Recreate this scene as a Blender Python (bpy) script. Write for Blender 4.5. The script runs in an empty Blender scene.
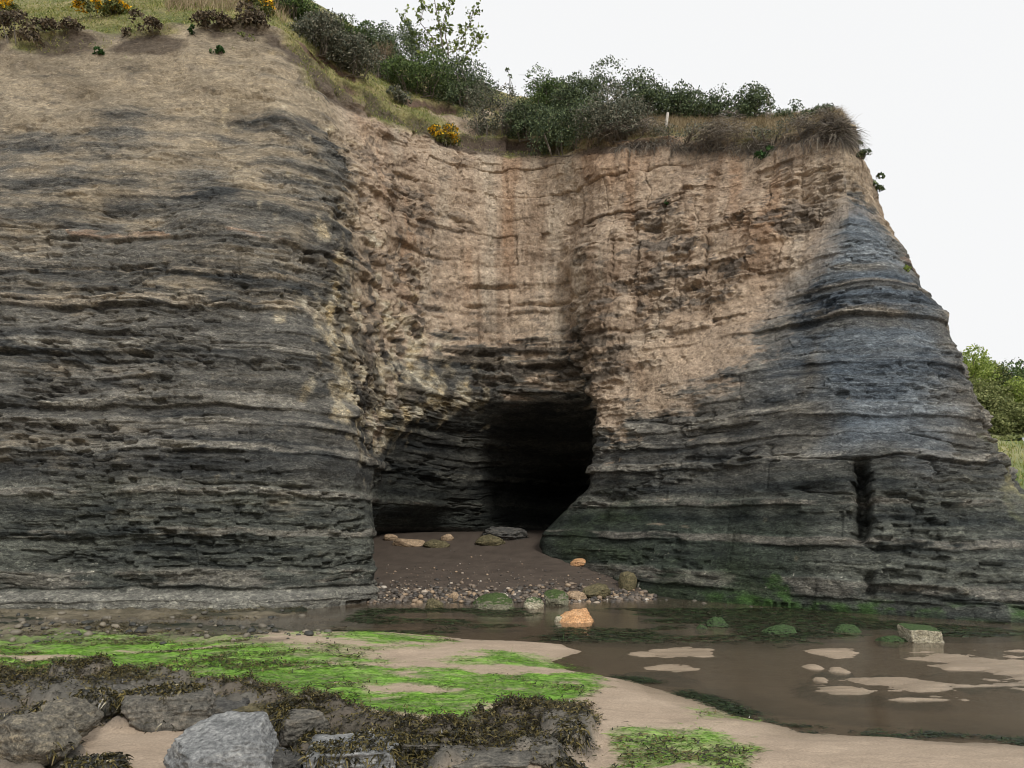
import bpy, bmesh, math, random, time
import numpy as np
from mathutils import Vector
from mathutils.bvhtree import BVHTree

random.seed(7)
RNG = np.random.default_rng(7)
SC = bpy.context.scene
COL = SC.collection

# ------------------------------------------------------------------ camera
CAM_H, FPX, W, H, HORIZON = 1.6, 780.0, 1024, 768, 515.0
PITCH = math.atan((HORIZON - H / 2) / FPX)
cd = bpy.data.cameras.new('camera')
cam = bpy.data.objects.new('camera', cd)
COL.objects.link(cam)
cam.location = (0, 0, CAM_H)
cam.rotation_euler = (math.pi / 2 + PITCH, 0, 0)
cd.sensor_width = 36
cd.lens = 36 * FPX / W
cd.clip_start = 0.05
cd.clip_end = 3000
SC.camera = cam
CP, SP = math.cos(PITCH), math.sin(PITCH)


def ray(px, py):
    a = (px - W / 2) / FPX
    b = (H / 2 - py) / FPX
    return np.array((a, CP - b * SP, SP + b * CP))


def P(px, py, d):
    """a point in the place: seen in direction (px, py) at d metres ahead"""
    r = ray(px, py)
    return np.array((0, 0, CAM_H)) + r * (d / r[1])


def project(x, y, z):
    zz = z - CAM_H
    f = y * CP + zz * SP
    u = -y * SP + zz * CP
    f = np.maximum(f, 1e-3)
    return W / 2 + FPX * x / f, H / 2 - FPX * u / f


# ------------------------------------------------------------------ noise
def _h(i, j, k, seed):
    with np.errstate(over='ignore'):
        h = (i.astype(np.uint32) * np.uint32(374761393) + j.astype(np.uint32) * np.uint32(668265263)
             + k.astype(np.uint32) * np.uint32(2147421923) + np.uint32((seed * 974634777 + 1013904223) & 0xFFFFFFFF))
        h = (h ^ (h >> np.uint32(13))) * np.uint32(1274126177)
        h = (h ^ (h >> np.uint32(16))) * np.uint32(2246822519)
        h = h ^ (h >> np.uint32(15))
    return h.astype(np.float32) * np.float32(1 / 4294967295.0)


def hash1(i, j=None, seed=0):
    i = np.asarray(i).astype(np.int32)
    j = np.zeros_like(i) if j is None else np.asarray(j).astype(np.int32)
    return _h(i, j, np.zeros_like(i), seed)


def vn(x, y, z, seed=0):
    x, y, z = np.broadcast_arrays(np.asarray(x, np.float32), np.asarray(y, np.float32), np.asarray(z, np.float32))
    out = np.empty(x.size, np.float32)
    X_, Y_, Z_ = x.ravel(), y.ravel(), z.ravel()
    U = np.uint32
    for a in range(0, x.size, 65536):                      # in cache-sized chunks
        sl = slice(a, a + 65536)
        xs, ys, zs = X_[sl], Y_[sl], Z_[sl]
        xi, yi, zi = np.floor(xs), np.floor(ys), np.floor(zs)
        fx, fy, fz = xs - xi, ys - yi, zs - zi
        fx = fx * fx * (3 - 2 * fx); fy = fy * fy * (3 - 2 * fy); fz = fz * fz * (3 - 2 * fz)
        with np.errstate(over='ignore'):
            hx = xi.astype(np.int32).astype(U) * U(374761393)
            hy = yi.astype(np.int32).astype(U) * U(668265263)
            hz = zi.astype(np.int32).astype(U) * U(2147421923) + U((seed * 974634777 + 1013904223) & 0xFFFFFFFF)
            c = []
            for dx in (0, 374761393):
                for dy in (0, 668265263):
                    hxy = hx + hy + U((dx + dy) & 0xFFFFFFFF)
                    for dz in (0, 2147421923):
                        h = hxy + hz + U(dz)
                        h = (h ^ (h >> U(13))) * U(1274126177)
                        h = (h ^ (h >> U(16))) * U(2246822519)
                        c.append((h ^ (h >> U(15))).astype(np.float32))
        z00 = c[0] + (c[1] - c[0]) * fz; z01 = c[2] + (c[3] - c[2]) * fz
        z10 = c[4] + (c[5] - c[4]) * fz; z11 = c[6] + (c[7] - c[6]) * fz
        y0 = z00 + (z01 - z00) * fy; y1 = z10 + (z11 - z10) * fy
        out[sl] = (y0 + (y1 - y0) * fx) * np.float32(2 / 4294967295.0) - 1
    return out.reshape(x.shape)


def fbm(x, y, z, o=4, seed=0, g=0.5):
    r, a, t = 0, 1.0, 0
    for k in range(o):
        r = r + a * vn(x * 2 ** k + 17.3 * k, y * 2 ** k + 5.1 * k, z * 2 ** k - 9.7 * k, seed + k)
        t += a
        a *= g
    return r / t


def ss(a, b, x):
    t = np.clip((x - a) / (b - a), 0, 1)
    return t * t * (3 - 2 * t)


def lerp(a, b, t):
    return a + (b - a) * t


def gauss_filter(a, s, axis):
    r = int(3 * s) + 1
    k = np.exp(-0.5 * (np.arange(-r, r + 1) / s) ** 2)
    k /= k.sum()
    pad = [(0, 0)] * a.ndim
    pad[axis] = (r, r)
    b = np.pad(a, pad, mode='edge')
    out = np.zeros_like(a)
    n = a.shape[axis]
    for i, w in enumerate(k):
        out += w * np.take(b, np.arange(i, i + n), axis=axis)
    return out


# ------------------------------------------------------------------ mesh + object helpers
def mesh_np(name, v, f, smooth=True, cols=None):
    v = np.ascontiguousarray(v, dtype=np.float32).reshape(-1, 3)
    f = np.ascontiguousarray(f, dtype=np.int32)
    m = bpy.data.meshes.new(name)
    n, k = f.shape
    m.vertices.add(len(v))
    m.vertices.foreach_set('co', v.ravel())
    m.loops.add(n * k)
    m.loops.foreach_set('vertex_index', f.ravel())
    m.polygons.add(n)
    m.polygons.foreach_set('loop_start', np.arange(0, n * k, k, dtype=np.int32))
    if smooth:
        m.polygons.foreach_set('use_smooth', np.ones(n, dtype=bool))
    m.update(calc_edges=True)
    for key, c in (cols or {}).items():
        c = np.asarray(c, dtype=np.float32)
        if c.ndim == 1:
            at = m.attributes.new(key, 'FLOAT', 'POINT')
            at.data.foreach_set('value', np.ascontiguousarray(c))
        else:
            at = m.attributes.new(key, 'FLOAT_COLOR', 'POINT')
            c4 = np.ones((len(c), 4), dtype=np.float32)
            c4[:, :3] = c
            at.data.foreach_set('color', c4.ravel())
    return m


def link(name, me, mat=None, parent=None, loc=None):
    o = bpy.data.objects.new(name, me)
    COL.objects.link(o)
    if mat is not None and me is not None:
        me.materials.append(mat)
    if parent is not None:
        o.parent = parent
    if loc is not None:
        o.location = loc
    return o


def tag(o, label=None, cat=None, group=None, kind=None):
    if label: o['label'] = label
    if cat: o['category'] = cat
    if group: o['group'] = group
    if kind: o['kind'] = kind
    return o


def grid_faces(nr, nc):
    i = np.arange(nr - 1)[:, None] * nc + np.arange(nc - 1)[None, :]
    i = i.ravel()
    return np.stack([i, i + 1, i + 1 + nc, i + nc], 1)


# ------------------------------------------------------------------ materials
def new_mat(name):
    m = bpy.data.materials.new(name)
    m.use_nodes = True
    nt = m.node_tree
    for n in list(nt.nodes):
        nt.nodes.remove(n)
    out = nt.nodes.new('ShaderNodeOutputMaterial')
    return m, nt, out


def N(nt, kind, ins=None, **kw):
    n = nt.nodes.new(kind)
    for k, v in kw.items():
        setattr(n, k, v)
    for k, v in (ins or {}).items():
        s = n.inputs[k]
        if isinstance(v, bpy.types.NodeSocket):
            nt.links.new(v, s)
        else:
            s.default_value = v
    return n


def rgba(c):
    return (c[0], c[1], c[2], 1.0)


def mix_rgb(nt, a, b, fac, mode='MIX'):
    n = nt.nodes.new('ShaderNodeMix')
    n.data_type = 'RGBA'
    n.blend_type = mode
    for s, v in ((n.inputs[0], fac), (n.inputs[6], a), (n.inputs[7], b)):
        if isinstance(v, bpy.types.NodeSocket):
            nt.links.new(v, s)
        else:
            s.default_value = v
    return n.outputs[2]


def ramp(nt, fac, stops):
    n = nt.nodes.new('ShaderNodeValToRGB')
    nt.links.new(fac, n.inputs[0])
    e = n.color_ramp.elements
    e[0].position, e[0].color = stops[0][0], rgba(stops[0][1])
    e[1].position, e[1].color = stops[-1][0], rgba(stops[-1][1])
    for p, c in stops[1:-1]:
        x = e.new(p)
        x.color = rgba(c)
    return n.outputs[0]


def noise_tex(nt, scale, detail=4, rough=0.55, vec=None, zs=None):
    if vec is None:
        vec = N(nt, 'ShaderNodeTexCoord').outputs['Object']
    if zs is not None:
        vec = N(nt, 'ShaderNodeMapping', {'Vector': vec, 'Scale': zs}).outputs[0]
    return N(nt, 'ShaderNodeTexNoise', {'Vector': vec, 'Scale': scale, 'Detail': detail, 'Roughness': rough}).outputs[0]


def leaf_material(name, stops, rough=0.6, trans=0.25, spec=0.25):
    m, nt, out = new_mat(name)
    g = N(nt, 'ShaderNodeNewGeometry')
    c = ramp(nt, g.outputs['Random Per Island'], stops)
    b = N(nt, 'ShaderNodeBsdfPrincipled', {'Base Color': c, 'Roughness': rough, 'Specular IOR Level': spec * .6})
    t = N(nt, 'ShaderNodeBsdfTranslucent', {'Color': c})
    mx = N(nt, 'ShaderNodeMixShader', {0: trans, 1: b.outputs[0], 2: t.outputs[0]})
    nt.links.new(mx.outputs[0], out.inputs[0])
    return m


def plain_material(name, c1, c2, scale=8, rough=0.85, bump=0.3, zs=None):
    m, nt, out = new_mat(name)
    n = noise_tex(nt, scale, 5, 0.6, zs=zs)
    c = ramp(nt, n, [(0.3, c1), (0.7, c2)])
    bp = N(nt, 'ShaderNodeBump', {'Strength': bump, 'Distance': 0.02, 'Height': n})
    b = N(nt, 'ShaderNodeBsdfPrincipled', {'Base Color': c, 'Roughness': rough, 'Normal': bp.outputs[0], 'Specular IOR Level': 0.3})
    nt.links.new(b.outputs[0], out.inputs[0])
    return m


# cliff
CLIFF_MAT, nt, out = new_mat('cliff_rock')
at = N(nt, 'ShaderNodeAttribute', attribute_name='Col').outputs[0]
n1 = noise_tex(nt, 22, 6, 0.68, zs=(1, 1, 2.2))
n2 = noise_tex(nt, 6, 5, 0.62, zs=(1, 1, 3.2))
v1 = ramp(nt, n1, [(0.30, (0.36, 0.36, 0.37)), (0.5, (0.95, 0.95, 0.95)), (0.70, (1.75, 1.72, 1.66))])
v2 = ramp(nt, n2, [(0.32, (0.55, 0.55, 0.56)), (0.68, (1.42, 1.40, 1.36))])
n3 = noise_tex(nt, 48, 3, 0.7, zs=(.8, .8, 1.8))
v3 = ramp(nt, n3, [(0.30, (0.45, 0.45, 0.46)), (0.5, (1, 1, 1)), (0.70, (1.7, 1.68, 1.62))])
co = N(nt, 'ShaderNodeTexCoord').outputs['Object']
wn = N(nt, 'ShaderNodeTexNoise', {'Vector': co, 'Scale': 5.0, 'Detail': 4, 'Roughness': .6}).outputs['Color']
wo = N(nt, 'ShaderNodeVectorMath', {0: wn, 1: (.28, .28, .16)}, operation='MULTIPLY').outputs[0]
cw = N(nt, 'ShaderNodeVectorMath', {0: co, 1: wo}, operation='ADD').outputs[0]


def flakes(scale, zs):
    mp = N(nt, 'ShaderNodeMapping', {'Vector': cw, 'Scale': zs}).outputs[0]
    v = N(nt, 'ShaderNodeTexVoronoi', {'Vector': mp, 'Scale': scale, 'Randomness': 1.0})
    return N(nt, 'ShaderNodeSeparateColor', {0: v.outputs['Color']}).outputs[0], v.outputs['Distance']


fa, da = flakes(4.2, (1, 1, 4.2))
fb_, db = flakes(11, (1, 1, 2.6))
fc, dc = flakes(26, (1, 1, 1.8))
ta = ramp(nt, fa, [(0, (.70, .70, .71)), (1, (1.28, 1.27, 1.25))])
tb_ = ramp(nt, fb_, [(0, (.55, .55, .56)), (.12, (.80, .80, .80)), (.85, (1.15, 1.15, 1.14)), (1, (1.55, 1.53, 1.48))])
tc_ = ramp(nt, fc, [(0, (.45, .45, .46)), (.15, (.78, .78, .78)), (.85, (1.18, 1.18, 1.17)), (1, (1.75, 1.72, 1.66))])
c = mix_rgb(nt, mix_rgb(nt, mix_rgb(nt, at, v1, 0.45, 'MULTIPLY'), v2, 0.4, 'MULTIPLY'), v3, .45, 'MULTIPLY')
c = mix_rgb(nt, mix_rgb(nt, mix_rgb(nt, c, ta, .75, 'MULTIPLY'), tb_, .8, 'MULTIPLY'), tc_, .7, 'MULTIPLY')
# earthy clay: crumbs without bedding
cl_at = N(nt, 'ShaderNodeAttribute', attribute_name='clay').outputs['Fac']
e1 = noise_tex(nt, 9, 8, .68)
fe, de = flakes(15, (1, 1, 1.15))
ff_, df_ = flakes(34, (1, 1, 1.2))
ce = mix_rgb(nt, at, ramp(nt, e1, [(.30, (.55, .54, .53)), (.5, (1, 1, 1)), (.70, (1.38, 1.38, 1.37))]), .85, 'MULTIPLY')
ce = mix_rgb(nt, ce, ramp(nt, fe, [(0, (.42, .41, .40)), (.10, (.88, .88, .88)), (.9, (1.08, 1.08, 1.08)), (1, (1.4, 1.4, 1.38))]), .75, 'MULTIPLY')
ce = mix_rgb(nt, ce, ramp(nt, ff_, [(0, (.5, .49, .48)), (.12, (.9, .9, .9)), (.9, (1.1, 1.1, 1.1)), (1, (1.5, 1.5, 1.48))]), .7, 'MULTIPLY')
c = mix_rgb(nt, c, ce, cl_at)
h1_ = N(nt, 'ShaderNodeMath', {0: fa, 1: n2}, operation='ADD')
h2_ = N(nt, 'ShaderNodeMath', {0: fb_, 1: .6}, operation='MULTIPLY')
h3_ = N(nt, 'ShaderNodeMath', {0: h1_.outputs[0], 1: h2_.outputs[0]}, operation='ADD')
h6_ = N(nt, 'ShaderNodeMath', {0: h3_.outputs[0], 1: n1}, operation='ADD')
g1_ = N(nt, 'ShaderNodeMath', {0: e1, 1: 2.2}, operation='MULTIPLY')
hmix = N(nt, 'ShaderNodeMix', {0: cl_at, 2: h6_.outputs[0], 3: g1_.outputs[0]})
bp = N(nt, 'ShaderNodeBump', {'Strength': 0.85, 'Distance': 0.045, 'Height': hmix.outputs[0]})
b = N(nt, 'ShaderNodeBsdfPrincipled', {'Base Color': c, 'Roughness': 0.9, 'Normal': bp.outputs[0], 'Specular IOR Level': 0.2})
nt.links.new(b.outputs[0], out.inputs[0])

# ------------------------------------------------------------------ the sea cliff
def base_d(py):
    """distance at which the direction py meets beach level"""
    r = ray(512, py)
    return -CAM_H / r[2] * r[1]


# every column of control points runs from the beach up to the plateau: (px, py, metres ahead), then weights
#  t tan clay, y pale leached rock, b blue-grey, m moss, g turf
def std_left(px, dd=0.0, dy=0):
    return [(px, 613, 13.5 + dd), (px, 565, 13.55 + dd), (px, 505, 13.6 + dd), (px, 435, 13.95 + dd), (px, 350, 14.4 + dd),
            (px, 270, 14.95 + dd), (px, 190, 15.6 + dd), (px, 110, 16.6 + dd), (px, 28 + dy, 17.6 + dd),
            (px, 12 + dy, 18.6 + dd), (px, -12 + dy, 22 + dd), (px, -30 + dy, 36)]


COLS = [
    std_left(-620, -2.5, 8),
    std_left(-300, -0.6, 6),
    std_left(-60, 0.1, 10),
    std_left(50, 0.25, 12),
    std_left(140, 0.1, 0),
    std_left(225, 0.2, -4),
    # headland corner
    [(300, 608, 14.1), (308, 560, 14.2), (308, 500, 14.25), (300, 430, 14.5), (295, 350, 14.9), (290, 270, 15.4), (283, 190, 16.0), (278, 110, 16.9), (268, 28, 17.9),
     (275, 14, 19), (285, -4, 22), (290, -20, 36)],
    [(364, 600, 15.2), (374, 560, 15.2), (364, 500, 15.2), (352, 430, 15.4), (342, 350, 15.8), (338, 270, 16.3), (338, 190, 16.9), (328, 115, 17.6), (300, 52, 18.4),
     (310, 42, 19.6), (320, 28, 22), (330, 5, 36)],
    # hidden return behind the corner
    [(366, 590, 16.6), (376, 555, 16.6), (364, 500, 16.6), (358, 430, 16.8), (360, 350, 17.2), (362, 270, 17.5), (358, 190, 17.9), (350, 128, 18.4), (337, 88, 19.1),
     (345, 68, 20.5), (355, 45, 23), (370, 30, 36)],
    # cave, west side
    [(366, 536, 21.5), (362, 528, 20.2), (372, 505, 19.4), (378, 448, 19.2), (386, 404, 18.1), (398, 270, 18.9), (398, 190, 19.2), (396, 142, 19.5), (396, 120, 19.9),
     (390, 96, 21.5), (390, 66, 24), (395, 50, 36)],
    [(415, 534, 23), (415, 528, 22.6), (420, 506, 21.2), (428, 446, 20.8), (432, 400, 18.9), (436, 270, 19.7), (436, 190, 19.9), (434, 155, 20.1), (434, 142, 20.4),
     (430, 108, 22.3), (430, 80, 25), (430, 62, 36)],
    [(470, 534, 23.8), (470, 527, 23.4), (472, 500, 23.2), (474, 446, 22.4), (476, 398, 19.6), (474, 270, 20.2), (474, 200, 20.3), (474, 168, 20.5), (476, 152, 20.7),
     (470, 112, 22.5), (470, 90, 25), (470, 76, 36)],
    [(520, 534, 25.2), (520, 527, 25.5), (522, 497, 26.8), (522, 446, 24.2), (520, 394, 19.8), (518, 270, 20.5), (518, 200, 20.55), (518, 172, 20.7), (520, 158, 20.9),
     (520, 120, 22.3), (520, 106, 25), (520, 98, 36)],
    [(556, 534, 27), (562, 526, 28), (574, 496, 30), (574, 448, 23.5), (566, 392, 19.9), (560, 270, 20.4), (560, 200, 20.5), (561, 170, 20.7), (563, 155, 20.9),
     (565, 116, 22.0), (565, 102, 25), (565, 94, 36)],
    # hidden side of the east jamb
    [(556, 536, 24), (575, 522, 25), (606, 486, 24), (604, 440, 23), (588, 390, 20), (584, 270, 20.0), (586, 200, 20.2), (590, 168, 20.4), (592, 153, 20.6),
     (590, 122, 21.6), (590, 106, 24.5), (590, 98, 36)],
    [(527, 549, 20.0), (532, 530, 19.6), (582, 489, 18.7), (584, 440, 18.7), (584, 388, 19.0), (604, 270, 19.4), (608, 200, 19.7), (608, 166, 19.9), (608, 150, 20.1),
     (608, 130, 21), (608, 112, 24), (608, 102, 36)],
    [(600, 577, 17.3), (606, 545, 17.3), (622, 488, 17.6), (630, 430, 18.0), (638, 365, 18.5), (645, 280, 18.9), (650, 210, 19.2), (650, 165, 19.4), (650, 138, 19.6),
     (650, 126, 20.4), (650, 114, 23), (650, 110, 36)],
    [(690, 601, 15.4), (692, 550, 15.6), (700, 488, 15.9), (706, 430, 16.4), (714, 360, 17.1), (720, 280, 17.8), (725, 210, 18.2), (730, 168, 18.4), (735, 142, 18.7),
     (735, 130, 19.5), (735, 120, 22), (735, 116, 36)],
    [(775, 608, 14.05), (778, 550, 14.2), (782, 488, 14.5), (786, 430, 15.0), (790, 360, 15.7), (790, 290, 16.4), (795, 220, 17), (800, 168, 17.3), (800, 136, 17.6),
     (800, 124, 18.3), (800, 116, 21), (800, 114, 36)],
    [(850, 613, 13.4), (850, 555, 13.5), (850, 490, 13.8), (850, 430, 14.2), (850, 360, 14.7), (850, 290, 15.3), (850, 225, 15.8), (846, 170, 16.4), (838, 124, 16.8),
     (835, 116, 17.5), (830, 113, 20), (825, 113, 36)],
    [(950, 619, 12.7), (946, 560, 12.85), (940, 490, 13.3), (928, 430, 13.9), (910, 362, 14.6), (890, 292, 15.3), (872, 232, 16), (861, 180, 16.5), (849, 128, 17),
     (846, 119, 17.8), (836, 114, 20.3), (830, 114, 36)],
    [(1140, 630, 11.8), (1118, 570, 12.3), (1032, 492, 14.0), (990, 430, 14.8), (959, 362, 15.6), (925, 296, 16.2), (893, 236, 16.8), (874, 184, 17.2), (850, 138, 17.6),
     (846, 126, 18.2), (838, 119, 20.7), (830, 115, 36)],
    [(1230, 616, 15.5), (1180, 560, 16), (1022, 488, 18), (975, 428, 18.5), (940, 362, 18.8), (908, 296, 19), (880, 236, 19.4), (862, 184, 19.6), (842, 142, 20),
     (838, 129, 20.5), (832, 121, 22), (832, 116, 36)],
    [(1120, 545, 30), (1060, 530, 30), (950, 488, 30), (930, 428, 30), (900, 362, 30), (880, 296, 30), (860, 236, 30), (848, 184, 30), (840, 148, 30),
     (836, 132, 30.5), (832, 122, 32), (828, 118, 42)],
]
NR0 = 12
Z = [0] * NR0
WT = {  # weights per column and row (12 rows)
    't': [[0, 0, 0, 0, 0.05, .2, .40, .70, .95, .6, .4, .4]] * 6
         + [[0, 0, 0, 0, 0.05, .15, .25, .62, 1, .8, .5, .4], [0, 0, 0, .1, .3, .2, .25, .55, .9, .6, .5, .4],
            [0, 0, .1, .5, .85, .9, .9, 1, 1, .6, .4, .3],
            [0, 0, 0, .15, .55, .9, 1, 1, 1, .7, .5, .4], [0, 0, 0, 0, .3, .95, 1, 1, 1, 1, .6, .4],
            [0, 0, 0, 0, .2, 1, 1, 1, 1, 1, .8, .5], [0, 0, 0, 0, .25, 1, 1, 1, 1, 1, .8, .5],
            [0, 0, 0, 0, .3, 1, 1, 1, 1, 1, .6, .4], [0, 0, 0, .1, .4, .9, 1, 1, 1, .7, .5, .4],
            [0, 0, .05, .3, .6, .85, 1, 1, 1, .6, .5, .4], [0, 0, .1, .42, .85, .85, .95, 1, 1, .6, .5, .4],
            [0, 0, 0, .2, .68, .85, .9, 1, 1, .6, .5, .4], [0, 0, 0, .05, .22, .5, .85, 1, 1, .6, .5, .4],
            [0, 0, 0, 0, .05, .15, .35, .9, 1, .6, .5, .4], [0, 0, 0, 0, .0, .1, .25, .8, 1, .6, .5, .4],
            [0, 0, 0, 0, .1, .2, .4, .8, .9, .6, .5, .4], [0, 0, 0, 0, .1, .2, .4, .8, .9, .6, .5, .4], [0, 0, 0, 0, .1, .2, .4, .8, .9, .6, .5, .4]],
    'y': [Z] * 5 + [[0, 0, 0, 0, 0, 0, .1, .2, .1, 0, 0, 0], [0, 0, 0, .05, .25, .1, .15, .2, .2, 0, 0, 0], [0.1, .1, .15, .5, .85, .7, .35, .3, .2, 0, 0, 0],
                    [0, 0, .2, .6, .7, .4, .2, .2, .1, 0, 0, 0], [0, 0, 0, .3, .8, .3, 0, 0, 0, 0, 0, 0], [0, 0, 0, .1, .75, .2, 0, 0, 0, 0, 0, 0],
                    [0, 0, 0, 0, .5, 0, 0, 0, 0, 0, 0, 0]] + [Z] * 12,
    'b': [Z] * 17 + [[0, 0, .0, 0, .0, 0, 0, 0, 0, 0, 0, 0], [0, .1, .2, .2, .15, .1, .1, 0, 0, 0, 0, 0], [0, .1, .3, .6, .9, .9, .7, .2, 0, 0, 0, 0],
                     [0, .1, .3, .5, .8, .9, .9, .2, 0, 0, 0, 0], [0, .1, .2, .3, .4, .4, .3, 0, 0, 0, 0, 0], [0, .1, .2, .3, .4, .4, .3, 0, 0, 0, 0, 0], Z],
    'm': [[.1, .1, .08, .05, 0, 0, 0, 0, 0, 0, 0, 0]] * 8 + [Z] * 6 + [[.2, .3, .2, 0, 0, 0, 0, 0, 0, 0, 0, 0], [.2, .5, .35, 0, 0, 0, 0, 0, 0, 0, 0, 0], [.4, .5, .3, 0, 0, 0, 0, 0, 0, 0, 0, 0],
                                          [.5, .3, .1, 0, 0, 0, 0, 0, 0, 0, 0, 0], [.6, .2, .1, 0, 0, 0, 0, 0, 0, 0, 0, 0]] + [[.3, .1, .05, 0, 0, 0, 0, 0, 0, 0, 0, 0]] * 2 + [[.3, .2, .45, .2, 0, 0, 0, 0, 0, 0, 0, 0]] + [Z] * 2,
    'g': [[0, 0, 0, 0, 0, 0, 0, 0.05, .45, 1, 1, 1]] * 7 + [[0, 0, 0, 0, 0, 0, 0, .15, .7, 1, 1, 1]] * 3 + [[0, 0, 0, 0, 0, 0, 0, .05, .66, .32, .7, 1]] * 5
         + [[0, 0, 0, 0, 0, 0, 0, .05, .4, 1, 1, 1]] * 9,
    # rough: how broken and blocky the face is
    'r': [[.6, .75, .8, .9, .95, .85, .62, .5, .45, .2, 0, 0]] * 6 + [[.5, .7, .8, .8, .8, .9, .8, .7, .5, .2, 0, 0]] * 2 + [[.5, .6, .7, .8, 1, .9, .8, .6, .5, .2, 0, 0]] * 3
         + [[.5, .6, .8, .9, 1.0, .35, .3, .35, .4, .3, 0, 0]] * 3 + [[.5, .5, .7, .9, 1, .8, .5, .5, .4, .2, 0, 0]] * 2 + [[.4, .5, .6, .8, .7, 1, .9, .5, .4, .2, 0, 0]] * 2
         + [[.4, .6, .8, .7, .5, .8, .9, .7, .4, .2, 0, 0]] + [[.6, .8, .9, .8, .6, .6, .5, .7, .5, .2, 0, 0]] * 5,
}
WT['g'][21] = [.1, .45, .62, .45, .2, 0, 0, .05, .4, 1, 1, 1]
NC0 = len(COLS)
for k in WT:
    assert len(WT[k]) == NC0, (k, len(WT[k]), NC0)
# the head of the cove lies deeper than its mouth
for j_ in range(9, 15):
    k_ = (.5, 1.0, 1.2, 1.1, .8, .2)[j_ - 9]
    COLS[j_] = [(a_, b_, d_ + (k_ if 4 <= i_ <= 9 else 0)) for i_, (a_, b_, d_) in enumerate(COLS[j_])]
ctrl = np.zeros((NR0, NC0, 3))
for j, c_ in enumerate(COLS):
    assert len(c_) == NR0
    for i, (px, py, d) in enumerate(c_):
        ctrl[i, j] = P(px, py, d)
wts = {k: np.array(WT[k], dtype=float).T for k in WT}

# rows/columns of the fine grid: (control interval -> number of samples)
ROWN = [50, 78, 90, 104, 100, 100, 80, 60, 30, 16, 12]
COLN = [10, 40, 80, 74, 70, 66, 66, 40, 40, 44, 46, 40, 36, 30, 30, 56, 90, 80, 66, 80, 70, 26, 20]


def expand(n):
    out = []
    for i, k in enumerate(n):
        out += list(i + np.arange(k) / k)
    out.append(len(n))
    return np.array(out)


RV, CU = expand(ROWN), expand(COLN)


def bilerp(a, rv=RV, cu=CU):
    i = np.minimum(rv.astype(int), a.shape[0] - 2)
    j = np.minimum(cu.astype(int), a.shape[1] - 2)
    fi = (rv - i).reshape((-1, 1) + (1,) * (a.ndim - 2))
    fj = (cu - j).reshape((1, -1) + (1,) * (a.ndim - 2))
    a00, a01 = a[i][:, j], a[i][:, j + 1]
    a10, a11 = a[i + 1][:, j], a[i + 1][:, j + 1]
    return (a00 * (1 - fj) + a01 * fj) * (1 - fi) + (a10 * (1 - fj) + a11 * fj) * fi


base = bilerp(ctrl)
base = gauss_filter(gauss_filter(base, 11, 0), 10, 1)
wt = {k: gauss_filter(gauss_filter(bilerp(wts[k]), 12, 0), 12, 1) for k in wts}
# foot of the cliff runs down below the sand
NR, NC = base.shape[:2]
foot = np.stack([base[0] + np.array((0, 0, -dz)) for dz in (1.1, .7, .35, .12)], 0)
base = np.concatenate([foot, base], 0)
for k in wt:
    wt[k] = np.concatenate([np.repeat(wt[k][:1], 4, 0), wt[k]], 0)
NR += 4
RVF = np.concatenate([[0, 0, 0, 0], RV])
UU = np.repeat(CU[None, :], NR, 0)
VV = np.repeat(RVF[:, None], NC, 1)

du = np.gradient(base, axis=1)
dv = np.gradient(base, axis=0)
nrm = np.cross(du, dv)
nrm /= np.linalg.norm(nrm, axis=2, keepdims=True) + 1e-9
# make sure normals look out of the rock
X, Y, Zc = base[..., 0], base[..., 1], base[..., 2]
arc = np.concatenate([[0], np.cumsum(np.linalg.norm(np.diff(base[NR // 2 - 60], axis=0), axis=1))])
iup = int(np.argmin(np.abs(RVF - 6)))
arc2 = np.concatenate([[0], np.cumsum(np.linalg.norm(np.diff(base[iup], axis=0), axis=1))])
up_ = ss(3.7, 4.3, VV)
L = arc[None, :] * (1 - up_) + (arc2 + arc[900 if NC > 900 else 0] * 0)[None, :] * up_
Sx = Zc + 0.10 * fbm(X * .35, Y * .35, Zc * .2, 2, 3) + 0.012 * X     # bedding height: near level, gently warped
Sw = Sx + 0.045 * fbm(X * 1.7, Y * 1.7, Zc * 1.7, 4, 9)
Lw = L + 0.10 * fbm(X * 2.0, Y * 2.0, Zc * 2.5, 3, 21)


def blocks(T, Wd, seed, s=Sw, l=Lw):
    ib = np.floor(s / T + 0.35 * vn(s * .9, 0 * s, 0 * s, seed + 5))
    fs = s / T + 0.35 * vn(s * .9, 0 * s, 0 * s, seed + 5) - ib
    hb_ = hash1(ib, None, seed)
    wv = Wd * (0.6 + 0.9 * hash1(ib, None, seed + 1))
    q = l / wv + 7.3 * hb_ + 0.25 * vn(l / wv, ib, 0 * l, seed + 2)
    iw = np.floor(q)
    fw = q - iw
    r = hash1(ib, iw, seed + 3)
    joint = np.minimum(np.minimum(fw, 1 - fw) * wv, 1e9)
    bed = np.minimum(fs, 1 - fs) * T
    return r, hb_, joint, bed, fs


def bed1(x, seed):
    return vn(x, 0 * x + 3.3, 0 * x, seed)


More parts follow.
